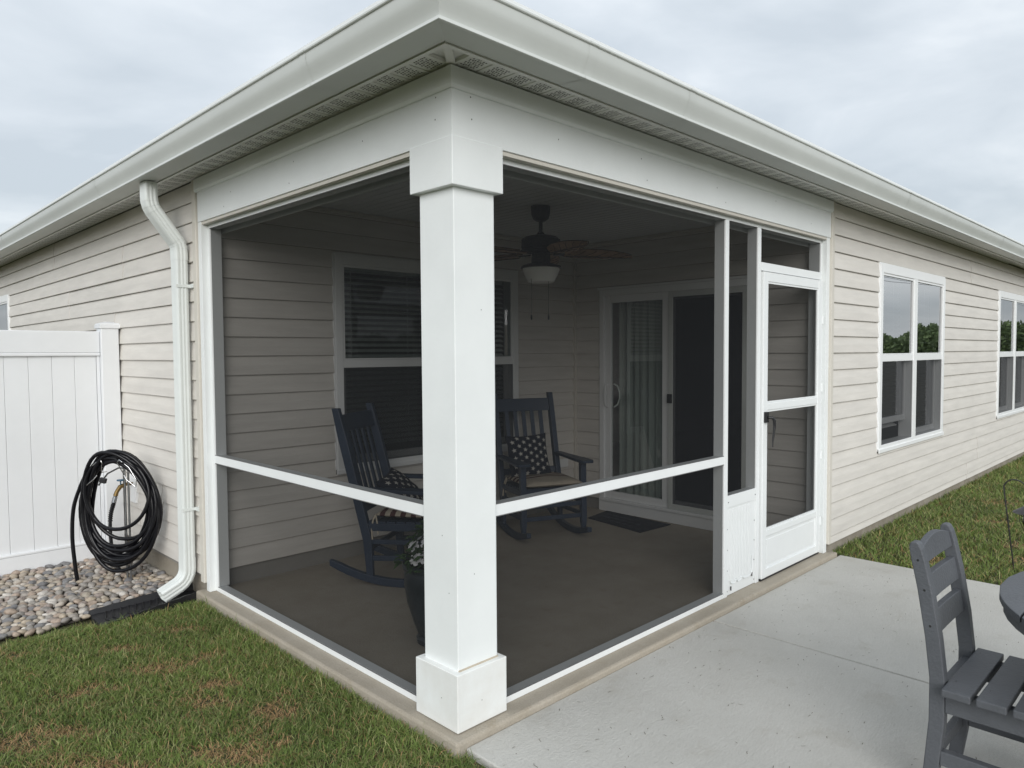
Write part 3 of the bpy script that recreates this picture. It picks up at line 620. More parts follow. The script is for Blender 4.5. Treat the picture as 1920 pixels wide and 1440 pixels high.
def blade_mb():
    b = MB(); top, bot = [], []; n = 16; rows = 7
    def hw(s): return 0.088*math.sin(math.pi*min(1, (s*0.92+0.10)))**0.65*(1-0.25*s) + 0.004
    V = {}
    vs = []; fs = []
    for i in range(n+1):
        s = i/n; L = 0.17+0.50*s
        for j in range(-rows, rows+1):
            t = j/rows; y = t*hw(s); sag = -0.012*s*s
            rib_ = 0.0022*math.cos((s*22 - abs(t)*5.0)*2*math.pi/2.0)
            vs.append((L + (0.006*math.cos(s*60) if abs(t) == 1 else 0), y, rib_ + 0.018*abs(t)**1.5 + sag))
    w = 2*rows+1
    for i in range(n):
        for j in range(2*rows): fs.append((i*w+j, i*w+j+1, (i+1)*w+j+1, (i+1)*w+j))
    b.add(vs, fs, 0)
    o = len(vs); b.add([(x, y, z-0.006) for x, y, z in vs], [f[::-1] for f in fs], 0)
    b.tube([(0.18, 0, -0.006), (0.45, 0, -0.012), (0.66, 0, -0.017)], [.008, .005, .002], 6, 1)
    for i in range(5):
        s = 0.12+i*0.17; L = 0.17+0.5*s
        for sg in (-1, 1):
            b.tube([(L, 0, -0.008-.012*s*s), (L+.05, sg*hw(s)*.5, -0.002-.012*s*s), (L+.085, sg*hw(min(1, s+.15))*.85, 0.008-.012*s*s)], .0022, 5, 1)
    # outline rim
    for sg in (-1, 1):
        b.tube([(0.17+.5*i/n, sg*hw(i/n), 0.016-.012*(i/n)**2) for i in range(n+1)], .003, 5, 1)
    return b
bm_ = blade_mb().mesh('fan_blade', ['blade', 'rib'], 50)
ib = MB(); ib.box(0.09, 0.20, -0.012, 0.012, -0.004, 0.006); ib.lathe([(0.001, -.006), (.03, -.006), (.03, .004), (.001, .004)], (0.205, 0, 0), 10); ibm = ib.mesh('blade_arm', 'fan')
base_ang = math.atan2(_r.y, _r.x)
for i in range(5):
    a = base_ang + R(6) + i*2*math.pi/5
    bl = place(bm_, 'fan_blade', fan, (0, 0, fz(2.222)), (R(8)*math.cos(0), 0, a)); bl.rotation_euler = (R(-15), 0, a)
    ar = place(ibm, 'blade_arm', fan, (0, 0, fz(2.226)), (R(-15), 0, a))
# ------------------------------------------------------------------ rocking chairs
def rocker(loc, ang, label):
    t = empty('rocking_chair', (*loc, 0), ang); tag(t, label, 'rocking chair', 'navy rocking chairs on the porch')
    SW = 0.265
    def P(mb, name, bevel=0.004, sm=None): return mb.build(name, 'navy', t, sm, bevel)
    def back_x(z): return -0.225 - 0.215*max(0, (z-0.30))/0.86 if z > 0.30 else -0.225+0.05*(0.30-z)
    for s in (-1, 1):
        # rocker: an arc touching the floor
        rad, rings = 1.05, []
        for i in range(15):
            x = -0.50+0.86*i/14; zz = rad-math.sqrt(rad*rad-(x+0.02)**2); hgt = 0.052 if 0 < i < 14 else 0.040
            rings.append([(x, s*SW-0.019, zz+0.001), (x, s*SW+0.019, zz+0.001), (x, s*SW+0.019, zz+hgt), (x, s*SW-0.019, zz+hgt)])
        P(MB().loft(rings), 'rocker')
        # rear post, one piece from rocker to top
        rings = []
        for z in (0.055, 0.12, 0.30, 0.45, 0.70, 0.95, 1.145, 1.165):
            x = back_x(z); w = 0.022 if z > 0.2 else 0.016; d = 0.031 if 0.2 < z < 1.1 else 0.024
            rings.append([(x-d, s*SW-w, z), (x+d, s*SW-w, z), (x+d, s*SW+w, z), (x-d, s*SW+w, z)])
        P(MB().loft(rings), 'back_post')
        rings = []
        for z in (0.045, 0.10, 0.16, 0.40, 0.60, 0.622):
            w = 0.014 if z < .06 else (0.018 if z < .12 else 0.024); x = 0.245 - 0.03*(z-0.05)
            rings.append([(x-w, s*SW-w, z), (x+w, s*SW-w, z), (x+w, s*SW+w, z), (x-w, s*SW+w, z)])
        P(MB().loft(rings), 'front_leg')
        # arm
        arm = [(-0.30, 0.035), (-0.10, 0.040), (0.15, 0.055), (0.28, 0.060), (0.315, 0.045)]
        P(MB().loft([[(x, s*(SW+.012)-w, 0.623), (x, s*(SW+.012)+w, 0.623), (x, s*(SW+.012)+w, 0.646), (x, s*(SW+.012)-w, 0.646)] for x, w in arm]), 'arm')
        P(MB().beam((-0.222, s*SW, 0.18), (0.24, s*SW, 0.20), 0.022, 0.034), 'side_stretcher')
        P(MB().beam((-0.225, s*SW, 0.29), (0.235, s*SW, 0.30), 0.022, 0.030), 'side_stretcher')
        P(MB().beam((-0.225, s*(SW-.004), 0.385), (0.235, s*(SW-.004), 0.400), 0.026, 0.050), 'seat_rail')
    P(MB().beam((0.237, -SW, 0.19), (0.237, SW, 0.19), 0.022, 0.034), 'front_stretcher')
    P(MB().beam((0.236, -SW, 0.29), (0.236, SW, 0.29), 0.022, 0.034), 'front_stretcher')
    P(MB().beam((-0.222, -SW, 0.24), (-0.222, SW, 0.24), 0.022, 0.034), 'rear_stretcher')
    P(MB().beam((0.236, -SW, 0.395), (0.236, SW, 0.395), 0.024, 0.050), 'seat_rail')
    for i in range(7):
        x = -0.205+i*0.068
        P(MB().beam((x, -SW+.005, 0.412+.012*(i/6)), (x, SW-.005, 0.412+.012*(i/6)), 0.060, 0.016), 'seat_slat', 0.003)
    # top and bottom rails of back with five vertical slats
    def rail(z0, z1, nm):
        rings = []
        for i in range(9):
            y = -SW+.014+(2*SW-.028)*i/8; bow = -0.018*(1-((y)/SW)**2); x0, x1 = back_x(z0)+bow, back_x(z1)+bow
            rings.append([(x0-.011, y, z0), (x0+.011, y, z0), (x1+.011, y, z1), (x1-.011, y, z1)])
        P(MB().loft(rings), nm)
    rail(1.005, 1.115, 'top_rail'); rail(0.470, 0.520, 'bottom_rail')
    for i in range(5):
        y = -0.160+0.08*i; bow = -0.018*(1-(y/SW)**2)
        P(MB().beam((back_x(0.515)+bow, y, 0.515), (back_x(1.01)+bow, y, 1.01), 0.036, 0.014, (1, 0, 0.2)), 'back_slat', 0.003)
    return t
A_POS, A_ANG = (1.150, 1.800), math.atan2(-0.845, 0.535)
B_POS, B_ANG = (2.576, 1.938), math.atan2(-0.885, -0.468) + R(4)
rocker(A_POS, A_ANG, 'navy rocking chair nearer the flower pot, seen from behind and the side')
rocker(B_POS, B_ANG, 'navy rocking chair right of the white column, facing the camera')
def local(pos, ang):
    return Matrix.Translation((*pos, 0)) @ Matrix.Rotation(ang, 4, 'Z')
def star_pts(c, r, rot): return [(c[0]+(r if i % 2 == 0 else r*0.42)*math.sin(rot+i*math.pi/5), c[1]+(r if i % 2 == 0 else r*0.42)*math.cos(rot+i*math.pi/5)) for i in range(10)]
def pillow(name, M4, S, T, label, seed):
    rnd = random.Random(seed); n = 22; vs, fs = [], []
    def hgt(u, v): return T*max(0.0, (1-abs(u)**2.6))**0.5*max(0.0, (1-abs(v)**2.6))**0.5
    def pin(u, v): return (u*(1-0.09*(1-v*v)), v*(1-0.09*(1-u*u)))
    b = MB()
    for sg in (1, -1):
        vs = []
        for j in range(n+1):
            for i in range(n+1):
                u, v = -1+2*i/n, -1+2*j/n; pu, pv = pin(u, v)
                wr = 0.004*mnoise.noise(Vector((u*2.4+seed, v*2.4, sg)))
                vs.append((pu*S, pv*S, sg*(hgt(u, v)+(wr if hgt(u, v) > .01 else 0))))
        b.add(vs, [(j*(n+1)+i, j*(n+1)+i+1, (j+1)*(n+1)+i+1, (j+1)*(n+1)+i) for j in range(n) for i in range(n)])
    o = b.build(name, 'navycloth', None, 80); o.matrix_world = M4; tag(o, label, 'pillow', 'star patterned throw pillows')
    for sg in (1, -1):
        row = 0
        v = -0.86
        while v < 0.95:
            u = -0.80 + (0.27 if row % 2 else 0)
            while u < 0.95:
                r_ = 0.118; rot = rnd.uniform(-.3, .3)
                pl = [(u, v)] + star_pts((u, v), r_, rot); vv = []
                if all(abs(a) < 0.97 and abs(c) < 0.97 for a, c in pl):
                    for (a, c) in pl:
                        pa, pc_ = pin(a, c); wr = 0.004*mnoise.noise(Vector((a*2.4+seed, c*2.4, sg)))
                        vv.append((pa*S, pc_*S, sg*(hgt(a, c)+wr+0.0025)))
                    sb = MB().add(vv, [(0, 1+i, 1+(i+1) % 10) for i in range(10)]); sb.build('star', 'starcloth', o)
                u += 0.54
            v += 0.19; row += 1
    return o
def cushion(M4, label, folded):
    b = MB(); n = 26; S = 0.235; T = 0.032
    def hgt(u, v): return T*max(0.0, (1-abs(u)**4))**0.4*max(0.0, (1-abs(v)**4))**0.4
    for sg in (1, -1):
        vs = [((-1+2*i/n)*S, (-1+2*j/n)*S*1.05, sg*(hgt(-1+2*i/n, -1+2*j/n)*(1+0.12*math.cos((-1+2*i/n)*5)*math.cos((-1+2*j/n)*5)) if sg > 0 else hgt(-1+2*i/n, -1+2*j/n)*.7)) for j in range(n+1) for i in range(n+1)]
        o0 = len(b.v); b.v += vs
        for j in range(n):
            for i in range(n):
                b.f.append((o0+j*(n+1)+i, o0+j*(n+1)+i+1, o0+(j+1)*(n+1)+i+1, o0+(j+1)*(n+1)+i)); b.m.append(((i//2) % 2) if (not folded) else (0 if (i//2) % 2 or i > 15 else 1))
    o = b.build('seat_cushion', ['cream', 'redcloth'], None, 80); o.matrix_world = M4; tag(o, label, 'cushion', 'striped seat cushions')
    for (sx, sy) in ((-.225, -.245), (-.225, .245)):
        tb = MB(); pts = [(sx, sy, 0), (sx-.012, sy*1.06, -.03), (sx-.02, sy*1.10, -.09), (sx-.012, sy*1.13, -.155)]; tb.tube(pts, [.008, .007, .006, .007], 6); tb.tube([(sx, sy, 0), (sx+.02, sy*1.09, -.05), (sx+.025, sy*1.09, -.12)], [.006, .005, .005], 6); tb.build('tie', 'cream', o, 60)
    return o
LA, LB = local(A_POS, A_ANG), local(B_POS, B_ANG)
cushion(LA @ Matrix.Translation((0.045, 0, 0.462)), 'red and cream striped cushion on the chair nearer the flower pot', False)
cushion(LB @ Matrix.Translation((0.045, 0, 0.462)), 'cream topped striped cushion on the chair right of the column', True)
# a pillow leans against the back: its face normal points forward and a bit up
def lean(L4, x, y, z, tilt, spin): return L4 @ Matrix.Translation((x, y, z)) @ Matrix.Rotation(R(tilt), 4, 'Y') @ Matrix.Rotation(R(90), 4, 'Z') @ Matrix.Rotation(R(spin), 4, 'Z')
pillow('throw_pillow', lean(LA, -0.085, 0.03, 0.560, 42, 8), 0.195, 0.062, 'starred navy pillow tilted on the chair nearer the flower pot', 3)
pillow('throw_pillow', lean(LB, -0.155, -0.055, 0.640, 72, 2), 0.190, 0.062, 'starred navy pillow upright on the chair right of the column', 5)
# ------------------------------------------------------------------ planter and flowers
PC = (0.540, 0.800)
pot = MB().lathe([(0.06, 0.012), (0.092, 0.0), (0.108, 0.006), (0.112, 0.03), (0.100, 0.045), (0.128, 0.12), (0.158, 0.22), (0.172, 0.31), (0.172, 0.375), (0.164, 0.395), (0.180, 0.402), (0.184, 0.416), (0.178, 0.430), (0.160, 0.430), (0.154, 0.40), (0.05, 0.39)], (0, 0, 0), 40).build('flower_pot', 'pot', None, 35)
pot.location = (*PC, 0); tag(pot, 'tall dark glazed flower pot behind the white column', 'flower pot')
MB().lathe([(0.001, 0.385), (0.157, 0.385), (0.157, 0.402), (0.001, 0.408)], (0, 0, 0), 24).build('soil', 'soil', pot)
pl = empty('flowering_plant', (*PC, 0.40)); tag(pl, 'leafy plant with white flowers in the dark pot', 'plant')
def leaf_cloud(n, gen, size, cols, name, parent, m_):
    V, F, Cc = [], [], []
    for _ in range(n):
        p, nr = gen(); t = nr.orthogonal().normalized(); t.rotate(Matrix.Rotation(random.uniform(0, 6.28), 3, nr)); bt = nr.cross(t)
        L = size*random.uniform(.7, 1.25); w = L*0.42; o = len(V)
        V += [p, p+t*L*.5+bt*w*.55+nr*.004, p+t*L, p+t*L*.5-bt*w*.55+nr*.004]; F += [(o, o+1, o+2), (o, o+2, o+3)]
        c = random.choice(cols); k_ = random.uniform(.75, 1.2); Cc += [(c[0]*k_, c[1]*k_, c[2]*k_, 1)]*4
    me = bpy.data.meshes.new(name); me.from_pydata([tuple(v) for v in V], [], F); me.materials.append(m_)
    at = me.color_attributes.new('Col', 'FLOAT_COLOR', 'POINT'); at.data.foreach_set('color', np.array(Cc, 'f').ravel())
    return place(me, name, parent)
def gen_plant():
    a = random.uniform(0, 6.28); rr = 0.19*math.sqrt(random.random()); h = (0.24*(1-(rr/.21)**2)+.02)*random.uniform(.25, 1)
    return Vector((rr*math.cos(a), rr*math.sin(a), h)), Vector((math.cos(a)*.5+random.uniform(-.5, .5), math.sin(a)*.5+random.uniform(-.5, .5), 1)).normalized()
leaf_cloud(520, gen_plant, 0.055, [(.035, .075, .022), (.05, .10, .03), (.028, .055, .02)], 'leaves', pl, MT['leaf'])['kind'] = 'stuff'
fl = MB()
for i in range(5):
    a = i*2*math.pi/5; t = Vector((math.cos(a), math.sin(a), 0.15)); s_ = Vector((-math.sin(a), math.cos(a), 0))
    ring = [Vector((0, 0, .002))+t*.004, t*.014+s_*.012, t*.026+s_*.010+Vector((0, 0, -.003)), t*.029+Vector((0, 0, -.005)), t*.026-s_*.010+Vector((0, 0, -.003)), t*.014-s_*.012]
    fl.add(ring, [(0, 1, 2, 3, 4, 5)])
flm = fl.mesh('flower', 'petal')
# flowers on the side facing the garden
fspots = [(-.155, -.02, .06), (-.115, -.09, .045), (-.075, -.13, .06), (-.09, -.03, .13), (-.05, -.08, .16), (-.02, -.14, .10), (-.12, .04, .11), (-.03, .0, .24), (-.06, -.02, .215), (.05, -.13, .09), (.09, -.07, .13), (.02, -.05, .22), (.1, .05, .1), (0, .12, .12), (-.08, .1, .1), (-.14, -.06, .075), (-.02, -.1, .05)]
for i, (x, y, z) in enumerate(fspots):
    o = place(flm, 'flower', pl, (x, y, z+0.012)); n_ = Vector((x*4-.5, y*4-.5, .75)).normalized(); o.rotation_euler = n_.to_track_quat('Z', 'Y').to_euler(); o.scale = (1.15,)*3
b = MB(); b.tube([(0, 0, 0), (-.01, 0, .18)], .006, 6); b.build('stem', 'leaf', pl)
at = b
# ------------------------------------------------------------------ door mat
mq = [Vector((3.276, 2.018, 0)), Vector((3.165, 1.36, 0)), Vector((3.58, 1.330, 0)), Vector((3.63, 2.075, 0))]
b = MB(); ctr = sum(mq, Vector())/4
def ringm(z, k_): return [(ctr+(p-ctr)*k_)+Vector((0, 0, z)) for p in mq]
b.loft([ringm(0.001, 1.0), ringm(0.007, 1.0), ringm(0.010, 0.97)]); dm = b.build('door_mat', 'mat'); tag(dm, 'dark door mat with faint script lying before the sliding door', 'door mat')
b = MB(); e1 = (mq[1]-mq[0]); e2 = (mq[3]-mq[0])
def mp_(u, v): return mq[0]+e1*u+e2*v+Vector((0, 0, 0.0108))
for (u0, v0, du, dv, amp, nn) in ((0.10, 0.45, .20, .0, .10, 9), (0.34, .50, .50, .0, .13, 22), (.36, .25, .42, .0, .07, 14), (.12, .72, .5, 0, .05, 12)):
    pts = [mp_(u0+du*i/60+.012*math.sin(i*nn/7.5), v0+amp*math.sin(i*nn/9.0)*(0.6+.4*math.sin(i*.37))) for i in range(61)]
    for p, q in zip(pts, pts[1:]):
        d_ = (q-p); nrm_ = Vector((-d_.y, d_.x, 0)).normalized()*0.0045
        if random.random() < .85: b.add([p-nrm_, q-nrm_, q+nrm_, p+nrm_], [(0, 1, 2, 3)])
b.build('script_print', 'matink', dm)
# ------------------------------------------------------------------ white vinyl fence
fe = empty('vinyl_fence', (0, 4.18, GZ)); tag(fe, 'white vinyl privacy fence meeting the side wall behind the hose', 'fence')
def fbox(x0, x1, y0, y1, z0, z1): return B(x0, x1, y0-4.18, y1-4.18, z0-GZ, z1-GZ)
for px_ in (-0.131, -2.03):
    p_ = fbox(px_, px_+0.127, 4.115, 4.242, -0.16, 1.752).build('post', 'fence', fe, bevel=0.005)
    cb_ = MB()
    def rg(k_, z): return [(px_+.0635+a*k_, c*k_-.0015, z-GZ) for a, c in ((-1, -1), (1, -1), (1, 1), (-1, 1))]
    cb_.loft([rg(.071, 1.735), rg(.073, 1.738), rg(.073, 1.765), rg(.066, 1.775), rg(.02, 1.790)]); cb_.build('post_cap', 'fence', p_)
fbox(-1.903, -0.132, 4.150, 4.207, 1.545, 1.712).build('top_rail', 'fence', fe, bevel=0.006)
fbox(-1.903, -0.132, 4.146, 4.211, 1.520, 1.5445).build('rail_lip', 'fence', fe, bevel=0.006)
fbox(-1.903, -0.132, 4.150, 4.207, -0.13, 0.045).build('bottom_rail', 'fence', fe, bevel=0.006)
fbox(-1.903, -0.132, 4.146, 4.211, 0.0455, 0.066).build('rail_lip', 'fence', fe, bevel=0.006)
bb = fbox(0.0008, 0.1502, 4.168, 4.189, 0.05, 1.53).mesh('board', 'fence')
for i in range(12):
    if -0.157-0.151*(i+1) > -1.93: place(bb, 'board', fe, (-0.157-0.151*(i+1), 0, 0), bevel=0.0025)
fbox(-0.155, -0.1325, 4.160, 4.197, 0.05, 1.53).build('end_channel', 'fence', fe, bevel=0.003)
# ------------------------------------------------------------------ rock bed
RB = (-2.0, 0.02, 2.66, 4.13)
rbv = [(RB[0], 2.74, -0.095), (-0.62, 2.78, -0.093), (-0.55, 2.83, -0.093), (0.03, 2.83, -0.093), (0.03, RB[3], -0.09), (RB[0], RB[3], -0.09)]
MT['grit'] = mat('rock_bed_grit', (0.13, 0.11, 0.09), 1.0, 0.5, 40, 0.6, 120)
rock_bed = tag(MB().add(rbv, [tuple(range(6))]).build('rock_bed', 'grit'), kind='structure')
STONE_COLS = [tuple(.8*c_+.2*sum(q_)/3 for c_ in q_) for q_ in [(.36, .31, .25), (.29, .27, .245), (.40, .35, .28), (.25, .23, .215), (.46, .41, .35), (.34, .265, .205), (.21, .21, .215), (.38, .295, .235), (.52, .49, .45), (.31, .255, .225), (.42, .35, .26), (.18, .18, .19), (.33, .30, .27)]]
def stone_mat(name, use_attr):
    M = bpy.data.materials.new(name); M.use_nodes = True; t = M.node_tree; p = t.nodes['Principled BSDF']; p.inputs['Roughness'].default_value = .62; p.inputs['Specular IOR Level'].default_value = .35
    if use_attr: s_ = t.nodes.new('ShaderNodeAttribute'); s_.attribute_name = 'Col'; src = s_.outputs['Color']
    else:
        oi = t.nodes.new('ShaderNodeObjectInfo'); r_ = t.nodes.new('ShaderNodeValToRGB'); r_.color_ramp.interpolation = 'CONSTANT'; el_ = r_.color_ramp.elements
        el_[0].color = (*STONE_COLS[0], 1); el_[1].position = 1/len(STONE_COLS); el_[1].color = (*STONE_COLS[1], 1)
        for i_, c in enumerate(STONE_COLS[2:], 2): q = el_.new(i_/len(STONE_COLS)); q.color = (*c, 1)
        t.links.new(oi.outputs['Random'], r_.inputs[0]); src = r_.outputs[0]
    g_ = t.nodes.new('ShaderNodeNewGeometry'); n_ = t.nodes.new('ShaderNodeTexNoise'); n_.inputs['Scale'].default_value = 45; n_.inputs['Detail'].default_value = 5; t.links.new(g_.outputs['Position'], n_.inputs['Vector'])
    rr = t.nodes.new('ShaderNodeValToRGB'); rr.color_ramp.elements[0].color = (.72, .70, .68, 1); rr.color_ramp.elements[1].color = (1.2, 1.18, 1.15, 1); rr.color_ramp.elements[0].position = .3; rr.color_ramp.elements[1].position = .7; t.links.new(n_.outputs['Fac'], rr.inputs[0])
    m_ = t.nodes.new('ShaderNodeMixRGB'); m_.blend_type = 'MULTIPLY'; m_.inputs[0].default_value = 1; t.links.new(src, m_.inputs[1]); t.links.new(rr.outputs[0], m_.inputs[2]); t.links.new(m_.outputs[0], p.inputs['Base Color'])
    return M
SM1, SM2 = stone_mat('river_stone', False), stone_mat('river_pebble', True)
import bmesh
def stone_geo(seed, sub):
    bm = bmesh.new(); bmesh.ops.create_icosphere(bm, subdivisions=sub, radius=1.0)
    for v in bm.verts:
        d = 1 + 0.26*mnoise.noise(v.co*0.9 + Vector((seed*3.1, 0, 0))) + 0.06*mnoise.noise(v.co*2.3+Vector((0, seed*1.7, 0)))
        v.co *= d
    bm.verts.ensure_lookup_table(); V = np.array([v.co[:] for v in bm.verts]); F = np.array([[v.index for v in f.verts] for f in bm.faces]); bm.free(); return V, F
geos = [stone_geo(i, 2) for i in range(8)]; meshes = []
for V, F in geos:
    me = bpy.data.meshes.new('stone'); me.from_pydata(V.tolist(), [], F.tolist()); me.materials.append(SM1); me.polygons.foreach_set('use_smooth', [True]*len(F)); meshes.append(me)
stones = []; grid = {}
def try_stone(x, y, r_):
    gx, gy = int(x/.06), int(y/.06)
    for i in range(gx-2, gx+3):
        for j in range(gy-2, gy+3):
            for (a, c, q) in grid.get((i, j), ()):
                if (a-x)**2+(c-y)**2 < (0.80*(q+r_))**2: return False
    grid.setdefault((gx, gy), []).append((x, y, r_)); return True
def in_bed(x, y):
    front = 2.755 + 0.02*math.sin(x*9) + 0.015*math.sin(x*23)
    if y < front: return False
    if x > -0.60 and y < 2.84: return False
    return True
for i in range(26000):
    f_ = i/26000; r_ = (0.029*(1-f_)+0.0115*f_)*random.uniform(.85, 1.15)
    x, y = random.uniform(-1.95, 0.015), random.uniform(2.70, 4.14)
    if in_bed(x, y) and try_stone(x, y, r_): stones.append((x, y, r_))
stones.sort(key=lambda s: -s[2]*1.0/((s[0]-CAM.x)**2+(s[1]-CAM.y)**2)**.5 if s[0] > -1.18 else 1)
pv, pf, pcs = [], [], []; no = 0
for i, (x, y, r_) in enumerate(stones):
    gi = random.randrange(8); sx, sy, sz = r_*random.uniform(1.0, 1.3), r_*random.uniform(.78, .98), r_*random.uniform(.52, .72)
    small = r_ < .026 and x > -0.45
    rot = (random.uniform(-.35, .35), random.uniform(-.35, .35), random.uniform(0, 6.28)); z = -0.088 + sz*random.uniform(.55, .85) + 0.010*mnoise.noise(Vector((x*4, y*4, 0)))
    if i < 300:
        o = place(meshes[gi], 'stone', rock_bed, (x, y, z), rot); o.scale = (sx, sy, sz)
    else:
        V, F = geos[gi]; Mx = np.array((Matrix.Rotation(rot[2], 3, 'Z') @ Matrix.Rotation(rot[1], 3, 'Y') @ Matrix.Rotation(rot[0], 3, 'X')))
        pv.append((V*[sx, sy, sz]) @ Mx.T + [x, y, z]); pf.append(F+no); no += len(V)
        c = random.choice(STONE_COLS[:11]); k_ = random.uniform(.85, 1.2); pcs.append(np.tile([c[0]*k_, c[1]*k_, c[2]*k_, 1], (len(V), 1)))
me = bpy.data.meshes.new('pebbles'); me.from_pydata(np.concatenate(pv).tolist(), [], np.concatenate(pf).tolist()); me.materials.append(SM2)
me.polygons.foreach_set('use_smooth', [True]*len(me.polygons)); me.color_attributes.new('Col', 'FLOAT_COLOR', 'POINT').data.foreach_set('color', np.concatenate(pcs).astype('f').ravel())
tag(place(me, 'pebbles', rock_bed), kind='stuff')
# ------------------------------------------------------------------ splash block
b = MB(); L0, L1 = 0.015, -0.60; n = 14; rings = []
for i in range(n+1):
    s = i/n; x = L0+(L1-L0)*s; w = 0.115+0.055*s; h = 0.050-0.026*s; zb_ = -0.088+0.0
    yc = 2.672 - 0.03*s
    zf = -0.058 - 0.018*s + (0.004 if i % 2 else 0)
    rings.append([(x, yc-w, zb_), (x, yc-w+.004, zf+h), (x, yc-w+.016, zf+h), (x, yc-w+.030, zf), (x-0.02*(s), yc, zf-.006), (x, yc+w-.030, zf), (x, yc+w-.016, zf+h), (x, yc+w-.004, zf+h), (x, yc+w, zb_)])
b.loft(rings); spl = b.build('splash_block', 'black', None, 30); tag(spl, 'black plastic splash block under the downspout elbow', 'splash block')
cb2 = MB()
for i in range(9):
    s = 0.30+0.07*i; x = L0+(L1-L0)*s; w = (0.115+0.055*s)-.034; yc = 2.672-.03*s; zf = -0.058-.018*s
    cb2.tube([(x, yc-w, zf+.003), (x-.035, yc, zf-.001), (x, yc+w, zf+.003)], .0055, 6)
cb2.build('chevron_ribs', 'black', spl, 60)
# ------------------------------------------------------------------ hose, stand
HC = Vector((-0.235, 3.395, 0)); HD = Vector((0.66, -0.75, 0)).normalized(); HN = Vector((-HD.y, HD.x, 0))*-1.0   # HN faces the camera
if HN.dot(CAM-HC) < 0: HN = -HN
def hp_(u, w, z): return HC + HD*u + HN*w + Vector((0, 0, z))
hs = empty('hose_stand', (HC.x, HC.y, GZ)); tag(hs, 'thin metal hose stand pushed into the rocks by the wall', 'hose stand')
def HL(p): return (p.x-HC.x, p.y-HC.y, p.z-GZ)
b = MB()
for du in (-0.010, 0.016): b.tube([HL(hp_(du+0.035, -0.02, z)) for z in (-0.14, 0.2, 0.72)], .0075, 8)
b.build('pole', 'steel', hs, 60)
b = MB(); b.tube([HL(hp_(u, -0.02+w, z)) for u, w, z in ((-.17, 0, .60), (-.10, 0, .685), (-.02, 0, .725), (.05, 0, .725), (.13, 0, .69), (.20, 0, .60))], .006, 8); b.build('hanger', 'steel', hs, 60)
for (u0, flip) in ((-0.105, -1), (0.075, 1)):
    b = MB(); pts = [(u0, -.02, .70), (u0+flip*-.012, .06, .705), (u0+flip*-.035, .085, .78), (u0+flip*-.02, .085, .80), (u0+flip*.05, .085, .745), (u0+flip*.10, .085, .66), (u0+flip*.095, .085, .61), (u0+flip*.03, .085, .66), (u0, .075, .70)]
    sp = []
    for i in range(len(pts)-1):
        for k_ in range(4): sp.append(hp_(*[pts[i][q]+(pts[i+1][q]-pts[i][q])*k_/4 for q in range(3)]))
    b.tube([HL(p) for p in sp], .0035, 6); b.build('wire_loop', 'chrome', hs, 70)
fcl = B(-.022, .022, -.012, .012, -.018, .018).mesh('clip', 'black'); o = place(fcl, 'clip', hs, HL(hp_(-0.062, .09, .655)), (0, .25, math.atan2(HD.y, HD.x)), bevel=.004)
# the hose: one continuous run of hanging loops
def smooth_path(ctrl, n=8):
    out = []
    P_ = [ctrl[0]]+ctrl+[ctrl[-1]]
    for i in range(1, len(P_)-2):
        p0, p1, p2, p3 = P_[i-1], P_[i], P_[i+1], P_[i+2]
        for k_ in range(n):
            t = k_/n; out.append(0.5*((2*p1)+(p2-p0)*t+(2*p0-5*p1+4*p2-p3)*t*t+(3*p1-p0-3*p2+p3)*t**3))
    out.append(ctrl[-1]); return out
rh = random.Random(11); hpath = smooth_path([hp_(-.300, .05, -0.075), hp_(-.312, .055, .05), hp_(-.325, .055, .25), hp_(-.312, .05, .45), hp_(-.262, .045, .60), hp_(-.20, .045, .72)], 10)[:-3]
# (half width right, half width left, top z, bottom z, depth) of every loop
loops = [(.245, .205, .855, .03, .045), (.250, .235, .83, .10, .03), (.268, .225, .85, -.035, .06), (.225, .225, .815, .17, .015), (.255, .215, .845, .07, .05), (.205, .205, .80, .235, .03), (.262, .23, .84, -.01, .02), (.205, .215, .79, .14, .07), (.235, .195, .82, .28, .055), (.20, .215, .785, .33, .075), (.255, .235, .85, .05, .035), (.225, .205, .81, .20, .06), (.24, .225, .84, .12, .02), (.215, .21, .80, .06, .065), (.25, .225, .835, .10, .04), (.23, .22, .82, .0, .01), (.24, .225, .83, .15, .02), (.24, .225, .83, .15, .02)]
NP = 44; th0 = -0.95
for i_ in range(int((len(loops)-1.3)*NP)):
    q = i_/NP; a_, b_ = loops[int(q)], loops[min(int(q)+1, len(loops)-1)]; f_ = q-int(q); f_ = f_*f_*(3-2*f_); wr_, wl_, zt_, zb_, dp = [a_[k_]+(b_[k_]-a_[k_])*f_ for k_ in range(5)]
    th = th0 + 2*math.pi*q; s_, c_ = math.sin(th), math.cos(th); zc_ = (zt_+zb_)/2; hz = (zt_-zb_)/2
    u = (wr_+.055 if s_ > 0 else wl_)*math.copysign(abs(s_)**0.92, s_)*(1.0-0.10*max(0, c_)) + .022*math.sin(q*5.1) - .012 + .010*math.sin(th*1.37)
    hpath.append(hp_(u, dp+.018*math.sin(q*9.7)+.012*math.cos(th*.5), zc_+hz*c_ + .006*math.sin(q*13)))
def clampx(p): p = p.copy(); p.x = min(p.x, -0.035); return p
hose = MB().tube([clampx(p) for p in hpath], 0.0135, 8).build('garden_hose', 'hose', None, 80)
tag(hose, 'black garden hose coiled in hanging loops on the metal stand', 'hose')
fa = Vector((-0.135, 3.86, .45))
pp = smooth_path([fa, fa+Vector((-.02, -.02, -.05)), fa+Vector((-.055, -.06, -.14)), fa+Vector((-.075, -.12, -.27)), fa+Vector((-.08, -.20, -.42)), fa+Vector((-.07, -.30, -.50))], 8)
MB().tube(pp, .0130, 8).build('supply_end', 'hose', hose, 80)
